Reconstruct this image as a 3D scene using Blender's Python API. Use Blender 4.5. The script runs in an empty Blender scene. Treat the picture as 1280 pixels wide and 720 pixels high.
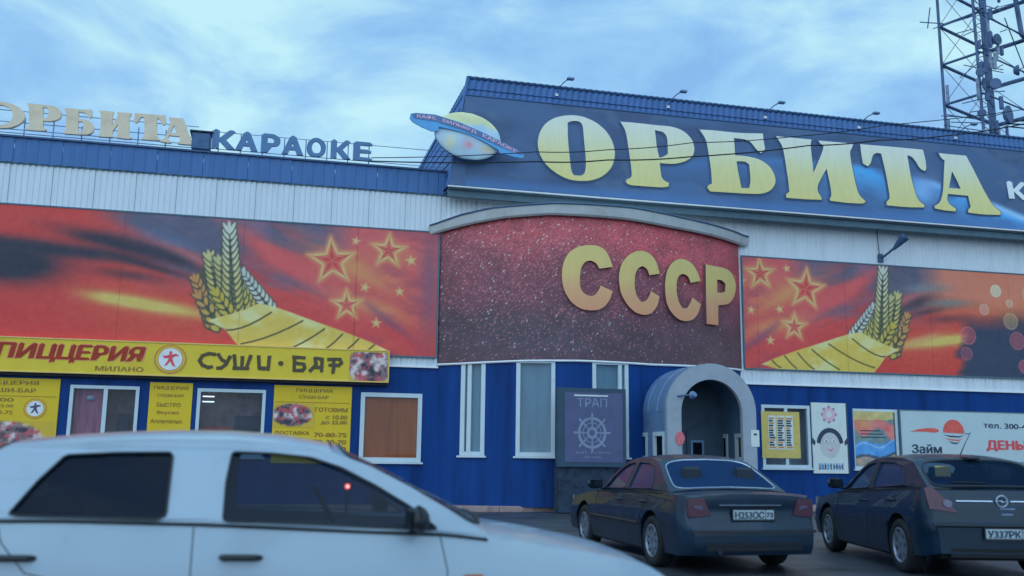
import bpy, math, random
import numpy as np
from mathutils import Vector, Matrix
from mathutils.geometry import tessellate_polygon, delaunay_2d_cdt
random.seed(7); rng = np.random.default_rng(7)
SC = bpy.context.scene
COL = SC.collection
R = math.radians

# ------------------------------------------------------------------ camera, sky, light, exposure
CAM_F, CAM_PITCH, CAM_ROLL, CAM_YAW, EYE = 1200.0, R(9.954), R(.7066), R(13.657), 1.3
def _axes():
    cp, sp = math.cos(CAM_PITCH), math.sin(CAM_PITCH)
    fw = np.array([0, cp, sp]); u0 = np.array([0, -sp, cp]); r0 = np.array([1., 0, 0])
    cr, sr = math.cos(CAM_ROLL), math.sin(CAM_ROLL)
    rt = cr*r0 + sr*u0; up = -sr*r0 + cr*u0
    c, s = math.cos(-CAM_YAW), math.sin(-CAM_YAW)
    M = np.array([[c, -s, 0], [s, c, 0], [0, 0, 1]])
    return M@rt, M@up, M@fw
RT, UP, FW = _axes()
cam_data = bpy.data.cameras.new('camera'); cam = bpy.data.objects.new('camera', cam_data); COL.objects.link(cam)
cam_data.sensor_width = 36; cam_data.lens = 36*CAM_F/1280; cam_data.clip_start = .05; cam_data.clip_end = 3000
m = Matrix.Identity(4)
for i in range(3):
    m[i][0] = RT[i]; m[i][1] = UP[i]; m[i][2] = -FW[i]
m.translation = Vector((0, 0, EYE)); cam.matrix_world = m
SC.camera = cam
cam_data.dof.use_dof = True; cam_data.dof.focus_distance = 32; cam_data.dof.aperture_fstop = 1.4

SUN_EL, SUN_AZ = R(38), R(205)
world = bpy.data.worlds.new('World'); SC.world = world; world.use_nodes = True
wn, wl = world.node_tree.nodes, world.node_tree.links
wn.clear()
def N(nodes, t, **kw):
    n = nodes.new(t)
    for k, v in kw.items(): setattr(n, k, v)
    return n
sky = N(wn, 'ShaderNodeTexSky', sky_type='NISHITA', sun_disc=False, sun_elevation=R(16), sun_rotation=SUN_AZ, air_density=1.3, dust_density=.6, ozone_density=3)
bgs = N(wn, 'ShaderNodeBackground'); bgs.inputs['Strength'].default_value = .1
wl.new(sky.outputs[0], bgs.inputs[0])
tc = N(wn, 'ShaderNodeTexCoord'); mp = N(wn, 'ShaderNodeMapping'); mp.inputs['Scale'].default_value = (1.0, 1.0, 2.0)
wl.new(tc.outputs['Generated'], mp.inputs[0])
nz = N(wn, 'ShaderNodeTexNoise'); nz.inputs['Scale'].default_value = 5.0; nz.inputs['Detail'].default_value = 8; nz.inputs['Roughness'].default_value = .54; nz.inputs['Distortion'].default_value = .35
wl.new(mp.outputs[0], nz.inputs['Vector'])
cr_ = N(wn, 'ShaderNodeValToRGB'); e = cr_.color_ramp.elements
e[0].position = .38; e[0].color = (.27, .53, .93, 1)
e[1].position = .66; e[1].color = (.60, .96, 1.05, 1)
x_ = cr_.color_ramp.elements.new(.49); x_.color = (.35, .66, 1.0, 1)
wl.new(nz.outputs['Fac'], cr_.inputs[0])
bgc = N(wn, 'ShaderNodeBackground'); bgc.inputs['Strength'].default_value = 1.0
wl.new(cr_.outputs[0], bgc.inputs[0])
mx = N(wn, 'ShaderNodeMixShader'); mx.inputs[0].default_value = .86
wl.new(bgs.outputs[0], mx.inputs[1]); wl.new(bgc.outputs[0], mx.inputs[2])
wo = N(wn, 'ShaderNodeOutputWorld'); wl.new(mx.outputs[0], wo.inputs[0])

sd = bpy.data.lights.new('sun', 'SUN'); so = bpy.data.objects.new('sun', sd); COL.objects.link(so)
sd.energy = 1.55; sd.angle = R(110); sd.color = (.62, .80, 1.0)
so.rotation_euler = (R(90)-SUN_EL, 0, R(-32))
SC.view_settings.view_transform = 'Standard'; SC.view_settings.look = 'None'; SC.view_settings.exposure = 0; SC.view_settings.gamma = 1
SC.view_settings.use_curve_mapping = False

# ------------------------------------------------------------------ measuring helpers (photo measurement -> point on a plane of the place)
def ray(x, y): return FW + RT*(x-640)/CAM_F - UP*(y-360)/CAM_F
def at(x, y, Y=27.0):
    r = ray(x, y); t = Y/r[1]; return float(r[0]*t), float(EYE+r[2]*t)

# ------------------------------------------------------------------ object helpers
def tag(o, label=None, cat=None, group=None, kind=None):
    if label: o['label'] = label
    if cat: o['category'] = cat
    if group: o['group'] = group
    if kind: o['kind'] = kind
    return o
def thing(name, label, cat, loc=(0, 0, 0), group=None):
    o = bpy.data.objects.new(name, None); COL.objects.link(o); o.location = loc; o.empty_display_size = .2
    return tag(o, label, cat, group)
def wloc(p):
    v = Vector((0, 0, 0))
    while p is not None: v += p.location; p = p.parent
    return v
def mk(name, V, F, mat, parent=None, smooth=False, local=False):
    """link one mesh object; vertices are given in world coordinates unless local"""
    me = bpy.data.meshes.new(name)
    V = np.asarray(V, dtype=float).reshape(-1, 3)
    if parent is not None and not local: V = V - np.array(wloc(parent))
    me.from_pydata([tuple(v) for v in V], [], [tuple(int(i) for i in f) for f in F])
    if mat: me.materials.append(mat)
    if smooth: me.polygons.foreach_set('use_smooth', [True]*len(me.polygons))
    me.update()
    o = bpy.data.objects.new(name, me); COL.objects.link(o); o.parent = parent
    return o
class MB:
    def __init__(s): s.V = []; s.F = []
    def add(s, V, F):
        n = len(s.V); s.V += [tuple(v) for v in V]; s.F += [tuple(i+n for i in f) for f in F]
    def box(s, x0, x1, y0, y1, z0, z1):
        V = [(x0, y0, z0), (x1, y0, z0), (x1, y1, z0), (x0, y1, z0), (x0, y0, z1), (x1, y0, z1), (x1, y1, z1), (x0, y1, z1)]
        s.add(V, [(0, 3, 2, 1), (4, 5, 6, 7), (0, 1, 5, 4), (1, 2, 6, 5), (2, 3, 7, 6), (3, 0, 4, 7)]); return s
    def bbox(s, x0, x1, y0, y1, z0, z1, b=.01):
        """box with chamfered vertical-plane outline (8 sided front)"""
        pts = [(x0+b, z0), (x1-b, z0), (x1, z0+b), (x1, z1-b), (x1-b, z1), (x0+b, z1), (x0, z1-b), (x0, z0+b)]
        V = [(p[0], y0+b, p[1]) for p in pts]+[(p[0], y1, p[1]) for p in pts]
        c = [(min(max(p[0], x0+b), x1-b), y0, min(max(p[1], z0+b), z1-b)) for p in pts]
        V += c
        F = [tuple(range(16, 24)), tuple(range(15, 7, -1))]
        for i in range(8):
            j = (i+1) % 8; F += [(i, j, j+8, i+8), (16+i, 16+j, j, i)]
        s.add(V, F); return s
    def tube(s, pts, r, n=6, cap=True):
        pts = [Vector(p) for p in pts]; rs = r if hasattr(r, '__len__') else [r]*len(pts)
        base = len(s.V); ref = None
        for i, p in enumerate(pts):
            d = (pts[min(i+1, len(pts)-1)]-pts[max(i-1, 0)]).normalized()
            if ref is None: ref = Vector((0, 0, 1)) if abs(d.z) < .9 else Vector((1, 0, 0))
            u = d.cross(ref).normalized(); v = u.cross(d).normalized(); ref = v
            for k in range(n):
                a = 2*math.pi*k/n; s.V.append(tuple(p+(u*math.cos(a)+v*math.sin(a))*rs[i]))
        for i in range(len(pts)-1):
            for k in range(n):
                a = base+i*n+k; b = base+i*n+(k+1) % n; s.F.append((a, b, b+n, a+n))
        if cap:
            s.F.append(tuple(base+k for k in range(n))[::-1]); s.F.append(tuple(base+(len(pts)-1)*n+k for k in range(n)))
        return s
    def lathe(s, prof, c, axis='y', n=24):
        """prof = [(radius, along)]"""
        base = len(s.V)
        for r_, a_ in prof:
            for k in range(n):
                t = 2*math.pi*k/n; u, v = r_*math.cos(t), r_*math.sin(t)
                s.V.append((c[0]+u, c[1]+a_, c[2]+v) if axis == 'y' else (c[0]+u, c[1]+v, c[2]+a_) if axis == 'z' else (c[0]+a_, c[1]+u, c[2]+v))
        for i in range(len(prof)-1):
            for k in range(n):
                a = base+i*n+k; b = base+i*n+(k+1) % n; s.F.append((a, b, b+n, a+n))
        return s
    def build(s, name, mat, parent=None, smooth=False, local=False): return mk(name, s.V, s.F, mat, parent, smooth, local)

# ------------------------------------------------------------------ materials
LIGHT = np.array([.35, .535, .78])
def lin(c):
    c = np.asarray(c, float)/255; return np.where(c <= .04045, c/12.92, ((c+.055)/1.055)**2.4)
def A(r, g, b, k=1.0):
    """surface colour that reads as this display colour under the blue evening light of the place"""
    return tuple(np.clip(lin((r, g, b))/LIGHT*k, .004, .88))
def mat(name, col, rough=.6, metal=0., var=.12, scale=3., bump=0., bscale=40., streak=False, spec=.5, coat=0., dirt=None):
    m = bpy.data.materials.new(name); m.use_nodes = True; n, l = m.node_tree.nodes, m.node_tree.links
    b = n['Principled BSDF']; b.inputs['Roughness'].default_value = rough; b.inputs['Metallic'].default_value = metal
    b.inputs['Specular IOR Level'].default_value = spec; b.inputs['Coat Weight'].default_value = coat
    t = N(n, 'ShaderNodeTexCoord'); mp = N(n, 'ShaderNodeMapping'); l.new(t.outputs['Object'], mp.inputs[0])
    mp.inputs['Scale'].default_value = (scale*(3.5 if streak else 1), scale*(3.5 if streak else 1), scale*(.35 if streak else 1))
    z = N(n, 'ShaderNodeTexNoise'); z.inputs['Scale'].default_value = 1; z.inputs['Detail'].default_value = 5; z.inputs['Roughness'].default_value = .62
    l.new(mp.outputs[0], z.inputs['Vector'])
    r = N(n, 'ShaderNodeValToRGB'); l.new(z.outputs['Fac'], r.inputs[0])
    c = np.array(col[:3]); lo = c*(1-var*1.6); hi = np.clip(c*(1+var), 0, .92)
    if dirt is not None: lo = np.array(dirt)
    r.color_ramp.elements[0].position = .28; r.color_ramp.elements[0].color = (*lo, 1)
    r.color_ramp.elements[1].position = .7; r.color_ramp.elements[1].color = (*hi, 1)
    mid = r.color_ramp.elements.new(.46); mid.color = (*c, 1)
    l.new(r.outputs[0], b.inputs['Base Color'])
    mr = N(n, 'ShaderNodeMapRange'); mr.inputs['To Min'].default_value = min(1, rough+.12); mr.inputs['To Max'].default_value = max(.02, rough-.12)
    l.new(z.outputs['Fac'], mr.inputs[0]); l.new(mr.outputs[0], b.inputs['Roughness'])
    if bump:
        z2 = N(n, 'ShaderNodeTexNoise'); z2.inputs['Scale'].default_value = bscale; z2.inputs['Detail'].default_value = 3
        l.new(t.outputs['Object'], z2.inputs['Vector'])
        bp = N(n, 'ShaderNodeBump'); bp.inputs['Strength'].default_value = bump; bp.inputs['Distance'].default_value = .02
        l.new(z2.outputs['Fac'], bp.inputs['Height']); l.new(bp.outputs[0], b.inputs['Normal'])
    return m
def attr_mat(name, rough=.5, bump=.1):
    m = bpy.data.materials.new(name); m.use_nodes = True; n, l = m.node_tree.nodes, m.node_tree.links
    b = n['Principled BSDF']; b.inputs['Roughness'].default_value = rough
    a = N(n, 'ShaderNodeAttribute'); a.attribute_name = 'print'; l.new(a.outputs['Color'], b.inputs['Base Color'])
    t = N(n, 'ShaderNodeTexCoord'); z = N(n, 'ShaderNodeTexNoise'); z.inputs['Scale'].default_value = 1.2; z.inputs['Detail'].default_value = 4
    l.new(t.outputs['Object'], z.inputs['Vector'])
    bp = N(n, 'ShaderNodeBump'); bp.inputs['Strength'].default_value = .22; bp.inputs['Distance'].default_value = .15
    l.new(z.outputs['Fac'], bp.inputs['Height']); l.new(bp.outputs[0], b.inputs['Normal'])
    return m
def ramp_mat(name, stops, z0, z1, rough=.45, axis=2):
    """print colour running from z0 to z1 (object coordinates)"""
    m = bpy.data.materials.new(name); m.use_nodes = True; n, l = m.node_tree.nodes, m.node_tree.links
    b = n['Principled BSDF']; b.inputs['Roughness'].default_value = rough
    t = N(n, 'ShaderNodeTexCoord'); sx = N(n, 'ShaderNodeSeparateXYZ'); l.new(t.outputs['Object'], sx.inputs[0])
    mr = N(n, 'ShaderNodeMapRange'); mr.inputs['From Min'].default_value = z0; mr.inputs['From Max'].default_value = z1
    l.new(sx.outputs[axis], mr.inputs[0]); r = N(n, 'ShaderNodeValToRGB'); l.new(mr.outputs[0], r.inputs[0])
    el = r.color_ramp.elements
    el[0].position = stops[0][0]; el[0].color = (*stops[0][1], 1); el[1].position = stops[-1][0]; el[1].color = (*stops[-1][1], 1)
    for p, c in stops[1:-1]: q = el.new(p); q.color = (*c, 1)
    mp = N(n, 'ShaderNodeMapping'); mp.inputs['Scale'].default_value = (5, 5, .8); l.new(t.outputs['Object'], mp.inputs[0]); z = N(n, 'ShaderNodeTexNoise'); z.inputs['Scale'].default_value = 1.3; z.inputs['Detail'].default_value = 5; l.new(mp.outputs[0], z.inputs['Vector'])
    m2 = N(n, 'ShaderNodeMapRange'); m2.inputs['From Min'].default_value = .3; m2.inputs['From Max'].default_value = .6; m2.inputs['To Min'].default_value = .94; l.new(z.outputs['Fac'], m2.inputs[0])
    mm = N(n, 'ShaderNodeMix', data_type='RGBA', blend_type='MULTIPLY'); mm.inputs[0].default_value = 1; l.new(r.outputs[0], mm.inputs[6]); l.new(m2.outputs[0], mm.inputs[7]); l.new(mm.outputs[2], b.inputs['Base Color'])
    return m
def glass_mat(name, tint, trans=.4, rough=.04, body=(.01, .015, .025), ior=1.45):
    m = bpy.data.materials.new(name); m.use_nodes = True; n, l = m.node_tree.nodes, m.node_tree.links
    n.clear(); o = N(n, 'ShaderNodeOutputMaterial')
    g = N(n, 'ShaderNodeBsdfGlossy'); g.inputs['Roughness'].default_value = rough
    tr = N(n, 'ShaderNodeBsdfTransparent'); tr.inputs[0].default_value = (*tint, 1)
    d = N(n, 'ShaderNodeBsdfDiffuse'); d.inputs[0].default_value = (*body, 1)
    m1 = N(n, 'ShaderNodeMixShader'); m1.inputs[0].default_value = trans; l.new(d.outputs[0], m1.inputs[1]); l.new(tr.outputs[0], m1.inputs[2])
    f = N(n, 'ShaderNodeFresnel'); f.inputs['IOR'].default_value = ior; ge = N(n, 'ShaderNodeNewGeometry')
    iv = N(n, 'ShaderNodeMath', operation='SUBTRACT'); iv.inputs[0].default_value = 1; l.new(ge.outputs['Backfacing'], iv.inputs[1])
    fm = N(n, 'ShaderNodeMath', operation='MULTIPLY'); l.new(f.outputs[0], fm.inputs[0]); l.new(iv.outputs[0], fm.inputs[1])
    m2 = N(n, 'ShaderNodeMixShader'); l.new(fm.outputs[0], m2.inputs[0]); l.new(m1.outputs[0], m2.inputs[1]); l.new(g.outputs[0], m2.inputs[2])
    l.new(m2.outputs[0], o.inputs[0]); return m
def emit_mat(name, col, s):
    m = bpy.data.materials.new(name); m.use_nodes = True; b = m.node_tree.nodes['Principled BSDF']
    b.inputs['Base Color'].default_value = (*col, 1); b.inputs['Emission Color'].default_value = (*col, 1); b.inputs['Emission Strength'].default_value = s
    return m

M = {}
M['white_siding'] = mat('white_siding', A(140, 172, 207), .55, var=.1, scale=.9, streak=True, bump=.05)
M['blue_parapet'] = mat('blue_parapet', A(38, 82, 148), .5, var=.14, scale=1.1, streak=True, bump=.05)
M['blue_roof'] = mat('blue_roof', A(34, 74, 138), .42, var=.16, scale=2, bump=.08)
M['blue_roof_dark'] = mat('blue_roof_dark', A(28, 60, 108), .5, var=.14, scale=2)
M['blue_wall'] = mat('blue_wall', A(6, 44, 110), .5, var=.3, scale=.7, streak=True, bump=.12, bscale=9, spec=.15)
M['soffit'] = mat('soffit', A(52, 84, 112), .6)
M['trim_white'] = mat('trim_white', A(165, 195, 225), .4, var=.06)
M['frame_white'] = mat('frame_white', A(128, 164, 198), .35, var=.05)
M['coping'] = mat('coping', A(118, 142, 166), .5, var=.12, scale=2.5, bump=.08)
M['coping_edge'] = mat('coping_edge', A(46, 78, 118), .5)
M['gold'] = mat('gold_letter', A(160, 160, 160), .45, var=.14, scale=2.5)
M['letter_blue'] = mat('letter_blue', A(52, 94, 150), .45, var=.1)
M['steel'] = mat('galvanised_steel', A(70, 105, 155), .5, .4, var=.2, scale=5)
M['steel_dark'] = mat('dark_steel', A(40, 72, 118), .5, .3, var=.2, scale=5)
M['mast'] = mat('mast_steel', A(44, 72, 118), .6, 0, var=.35, scale=1.5)
M['mast_light'] = mat('mast_light', A(84, 112, 152), .6, 0, var=.3, scale=3)
M['black'] = mat('black_rubber', (.012, .013, .015), .75, var=.3)
M['dark_plastic'] = mat('dark_plastic', (.02, .022, .026), .5)
M['yellow_board'] = mat('yellow_board', A(156, 153, 56), .5, var=.08, scale=1.2, spec=.25)
M['yellow_edge'] = mat('yellow_edge', A(170, 150, 100), .4)
M['yellow_poster'] = mat('yellow_poster', A(154, 149, 42), .5, var=.05, scale=1.5, spec=.25)
M['brown_print'] = mat('brown_print', A(96, 84, 30), .5)
M['red_print'] = mat('red_print', A(112, 46, 38), .5, spec=.2)
M['red_edge'] = mat('red_edge', A(165, 112, 88), .45)
M['black_print'] = mat('black_print', A(52, 52, 34), .5)
M['print'] = attr_mat('banner_print')
M['letter_print'] = ramp_mat('sign_letter_print', [(0, A(164, 166, 122)), (.4, A(166, 172, 142)), (.7, A(166, 178, 178)), (1, A(164, 180, 200))], -1.15, 1.1)  # printed gradient, yellower at the bottom and paler at the top
M['letter_dark'] = mat('letter_outline', A(42, 74, 122), .5)
M['cccp'] = ramp_mat('bay_letter_print', [(0, A(156, 116, 100)), (.35, A(156, 132, 108)), (.6, A(150, 152, 108)), (1, A(148, 158, 112))], -1.1, 1.0)
M['cccp_side'] = mat('bay_letter_side', A(76, 66, 84), .5)
M['canopy_metal'] = mat('canopy_metal', A(70, 108, 160), .38, .2, var=.14, scale=1.4, bump=.15, bscale=5)
M['canopy_front'] = mat('canopy_front', A(100, 126, 158), .5, 0, var=.08, scale=3, bump=.08)
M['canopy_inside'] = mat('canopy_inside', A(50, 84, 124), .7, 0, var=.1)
M['orange_blind'] = mat('orange_blind', A(205, 84, 34), .7, var=.22, scale=2, streak=True)
M['pale_blind'] = mat('pale_blind', A(100, 146, 178), .7, var=.1, scale=2, streak=True)
M['pink_curtain'] = mat('pink_curtain', A(140, 96, 130), .8, var=.4, scale=4, streak=True)
M['room'] = mat('room', A(84, 84, 100), .8, var=.35, scale=4)
M['counter_red'] = mat('counter_red', A(120, 56, 60), .7, var=.4, scale=5)
M['lamp'] = emit_mat('lamp_tube', (.75, .88, 1.0), 2.2)
M['red_lamp'] = emit_mat('red_lamp', (1.0, .08, .04), 5)
M['red_lamp_core'] = emit_mat('red_lamp_core', (.8, 1.0, .9), 4)
M['win_glass'] = glass_mat('window_glass', (.85, .9, .95), .9)
M['dark_glass'] = glass_mat('dark_glass', (.3, .36, .45), .45)
M['mirror_glass'] = glass_mat('mirror_glass', (.2, .25, .35), .1)
M['asphalt'] = mat('asphalt', (.05, .056, .066), .4, var=.55, scale=1.1, bump=.35, bscale=60)
M['pavement'] = mat('pavement', A(96, 96, 108), .7, var=.3, scale=1.5, bump=.3, bscale=30)
M['kerb'] = mat('kerb_stone', A(106, 106, 122), .7, var=.25, scale=4, bump=.3)
M['plinth'] = mat('plinth', A(22, 40, 66), .8, var=.5, scale=4, bump=.3)
M['paper'] = mat('paper', A(140, 172, 196), .5, var=.05)
M['ink'] = mat('ink', A(28, 46, 74), .5)
M['billboard_white'] = mat('billboard_white', A(122, 158, 188), .45, var=.05, scale=1.5)
M['navy_board'] = mat('navy_board', A(50, 66, 112), .4, var=.12)
M['board_frame'] = mat('board_frame', A(28, 54, 84), .5)
M['faint_print'] = mat('faint_print', A(84, 108, 150), .5)

# ------------------------------------------------------------------ facade surface maps: (X, z, off) -> point, off = metres out from the wall
WY = 27.0
ARC_R, ARC_X, ARC_S = 7.7768, 9.125, 1.6
def flat(X, z, o=0.): return (X, WY-o, z)
def arcY(X, o=0.): return WY+(ARC_R-ARC_S)-math.sqrt(max((ARC_R+o)**2-(X-ARC_X)**2, .01))
def arc(X, z, o=0.):
    Y0 = arcY(X); yc = WY+ARC_R-ARC_S
    dx, dy = X-ARC_X, Y0-yc; L = math.hypot(dx, dy)
    return (X+dx/L*o, Y0+dy/L*o, z)
def tilt(X, z, o=0.): return (X, 26.45+(z-8.95)*.114-o, z)
def on_arc(x, y, off=0.):
    r = ray(x, y); a = r[0]**2+r[1]**2; yc = WY+ARC_R-ARC_S
    b = -2*(r[0]*ARC_X+r[1]*yc); c = ARC_X**2+yc*yc-(ARC_R+off)**2
    t = (-b-math.sqrt(b*b-4*a*c))/(2*a); return float(r[0]*t), float(EYE+r[2]*t)
def on_tilt(x, y, o=0.):
    r = ray(x, y); t = (26.45+(EYE-8.95)*.114-o)/(r[1]-r[2]*.114); return float(r[0]*t), float(EYE+r[2]*t)
def fb(mb, f, X0, X1, z0, z1, o0, o1, n=1):
    """box lying on a facade surface, from off o0 (back) to o1 (front), n slices along X"""
    for i in range(n):
        a = X0+(X1-X0)*i/n; b = X0+(X1-X0)*(i+1)/n
        V = [f(a, z0, o0), f(b, z0, o0), f(b, z1, o0), f(a, z1, o0), f(a, z0, o1), f(b, z0, o1), f(b, z1, o1), f(a, z1, o1)]
        F = [(4, 5, 6, 7), (0, 4, 7, 3) if i == 0 else None, (1, 2, 6, 5) if i == n-1 else None, (3, 7, 6, 2), (0, 1, 5, 4), (0, 3, 2, 1)]
        mb.add(V, [q for q in F if q])
    return mb
def fwall(f, X0, X1, z0, z1, holes, th=.2, step=1.0):
    """wall sheet with real openings and reveals"""
    xs = {X0, X1}; zs = {z0, z1}
    for h in holes: xs |= {h[0], h[1]}; zs |= {h[2], h[3]}
    n = max(1, int((X1-X0)/step)); xs |= {X0+(X1-X0)*i/n for i in range(n+1)}
    xs = sorted(xs); zs = sorted(z for z in zs if z0 <= z <= z1); mb = MB()
    for a, b in zip(xs, xs[1:]):
        if b-a < 1e-6: continue
        for c, d in zip(zs, zs[1:]):
            cx, cz = (a+b)/2, (c+d)/2
            if any(h[0] < cx < h[1] and h[2] < cz < h[3] for h in holes): continue
            mb.add([f(a, c, 0), f(b, c, 0), f(b, d, 0), f(a, d, 0)], [(0, 1, 2, 3)])
    for h in holes:
        a, b, c, d = h
        for p, q in (((a, c), (a, d)), ((a, d), (b, d)), ((b, d), (b, c)), ((b, c), (a, c))):
            mb.add([f(*p, 0), f(*q, 0), f(*q, -th), f(*p, -th)], [(0, 1, 2, 3)])
    return mb
def plate(name, f, outer, holes, o0, o1, mt, parent, mt_side=None, origin=None, grid=0):
    """flat-fronted raised shape from an outline in (X, z); thickness o0..o1; its origin sits at the shape's centre"""
    polys = [[Vector((p[0], p[1], 0)) for p in pl] for pl in [outer]+holes]
    tris = tessellate_polygon(polys); pts = [p for pl in polys for p in pl]; n = len(pts)
    Vf = [f(p.x, p.y, o1) for p in pts]; Vb = [f(p.x, p.y, o0) for p in pts]
    F = []; extra = []
    for t in tris:
        a, b, c = (pts[i] for i in t)
        F.append(tuple(t) if (b-a).cross(c-a).z > 0 else tuple(t)[::-1])
    if grid:
        base_t = [(pts[t[0]], pts[t[1]], pts[t[2]]) for t in tris]
        def inside(x, y):
            for a, b, c in base_t:
                s1 = (b.x-a.x)*(y-a.y)-(b.y-a.y)*(x-a.x); s2 = (c.x-b.x)*(y-b.y)-(c.y-b.y)*(x-b.x); s3 = (a.x-c.x)*(y-c.y)-(a.y-c.y)*(x-c.x)
                if (s1 >= 0 and s2 >= 0 and s3 >= 0) or (s1 <= 0 and s2 <= 0 and s3 <= 0): return True
            return False
        xs_ = [p.x for p in pts]; ys_ = [p.y for p in pts]
        for gx_ in np.arange(min(xs_)+grid/2, max(xs_), grid):
            for gy_ in np.arange(min(ys_)+grid/2, max(ys_), grid):
                if inside(gx_, gy_) and min((p.x-gx_)**2+(p.y-gy_)**2 for p in pts) > (grid*.3)**2: extra.append(Vector((gx_, gy_, 0)))
        ed = []; k = 0
        for pl in polys: ed += [(k+i, k+(i+1) % len(pl)) for i in range(len(pl))]; k += len(pl)
        res = delaunay_2d_cdt([Vector((p.x, p.y)) for p in pts+extra], ed, [], 0, 1e-6)
        if len(res[0]) == len(pts)+len(extra):
            F = []
            for t in res[2]:
                a, b, c = (res[0][i] for i in t)
                if inside((a.x+b.x+c.x)/3, (a.y+b.y+c.y)/3): F.append(tuple(t) if (b.x-a.x)*(c.y-a.y)-(b.y-a.y)*(c.x-a.x) > 0 else tuple(t)[::-1])
        else: extra = []
    pts = pts+extra; n = len(pts); Vf = [f(p.x, p.y, o1) for p in pts]; Vb = [f(p.x, p.y, o0) for p in pts]; nf = len(F)
    k = 0
    for pl in polys:
        for i in range(len(pl)):
            a, b = k+i, k+(i+1) % len(pl); F.append((a, b, b+n, a+n))
        k += len(pl)
    V = np.array(Vf+Vb); c = V.mean(0) if origin is None else np.array(origin)
    me = bpy.data.meshes.new(name); base = np.array(wloc(parent)) if parent else np.zeros(3)
    me.from_pydata([tuple(v) for v in V-c], [], F)
    me.materials.append(mt)
    if mt_side:
        me.materials.append(mt_side)
        for i, p in enumerate(me.polygons):
            if i >= nf: p.material_index = 1
    o = bpy.data.objects.new(name, me); COL.objects.link(o); o.parent = parent; o.location = tuple(c-base)
    return o
def text(name, body, f, X0, X1, z0, z1, o, mt, parent, bold=.0, shear=0., depth=.004, tiltz=0.):
    """real lettering fitted into a box on a facade surface"""
    cu = bpy.data.curves.new(name, 'FONT'); cu.body = body; cu.offset = 0; cu.shear = shear; cu.resolution_u = 3; cu.align_x = 'LEFT'
    to = bpy.data.objects.new(name, cu); COL.objects.link(to); bpy.context.view_layer.update()
    me = to.to_mesh(); V = np.array([v.co[:] for v in me.vertices]); F = [tuple(p.vertices) for p in me.polygons]
    to.to_mesh_clear(); bpy.data.objects.remove(to); bpy.data.curves.remove(cu)
    if len(V) == 0: return None
    if bold > .012:
        k = len(V); sh = bold*1.25; V = np.concatenate([V-[sh, sh*.5, 0], V+[0, sh*.5, 0], V+[sh, -sh*.2, 0]]); F = F+[tuple(i+k for i in q) for q in F]+[tuple(i+2*k for i in q) for q in F]
    mn, mxx = V.min(0), V.max(0); s = (mxx-mn); s[s == 0] = 1
    # merge overlapping strokes into one clean outline
    from collections import Counter
    E = Counter()
    for q in F:
        for i in range(len(q)):
            c, d = q[i], q[(i+1) % len(q)]; E[(min(c, d), max(c, d))] += 1
    edges = [e_ for e_, k_ in E.items() if k_ == 1]
    res = delaunay_2d_cdt([Vector((v[0], v[1])) for v in V], edges, [], 0, 1e-5)
    P2 = np.array([v[:] for v in res[0]]); T = np.array([t_[:3] for t_ in res[2]]); C = P2[T].mean(1)
    ok = np.zeros(len(T), bool)
    for q in F:
        a_, b_, c_ = V[q[0]], V[q[1]], V[q[2]]
        s1 = (b_[0]-a_[0])*(C[:, 1]-a_[1])-(b_[1]-a_[1])*(C[:, 0]-a_[0]); s2 = (c_[0]-b_[0])*(C[:, 1]-b_[1])-(c_[1]-b_[1])*(C[:, 0]-b_[0]); s3 = (a_[0]-c_[0])*(C[:, 1]-c_[1])-(a_[1]-c_[1])*(C[:, 0]-c_[0])
        ok |= ((s1 >= 0) & (s2 >= 0) & (s3 >= 0)) | ((s1 <= 0) & (s2 <= 0) & (s3 <= 0))
    T = T[ok]; F = []
    for t_ in T:
        p, q, r_ = P2[t_[0]], P2[t_[1]], P2[t_[2]]; F.append(tuple(int(i) for i in (t_ if (q[0]-p[0])*(r_[1]-p[1])-(q[1]-p[1])*(r_[0]-p[0]) > 0 else t_[::-1])))
    U = np.concatenate([(P2-mn[:2])/s[:2], np.zeros((len(P2), 1))], 1)
    W = [f(X0+(X1-X0)*u[0], z0+(z1-z0)*u[1]+tiltz*u[0], o) for u in U]
    n = len(W); B = [f(X0+(X1-X0)*u[0], z0+(z1-z0)*u[1]+tiltz*u[0], o-depth) for u in U]
    E = Counter()
    for q in F:
        for i in range(3): E[(q[i], q[(i+1) % 3])] += 1
    FF = list(F)
    for (a, b) in list(E):
        if (b, a) not in E: FF.append((b, a, a+n, b+n))
    return mk(name, W+B, FF, mt, parent)
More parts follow.
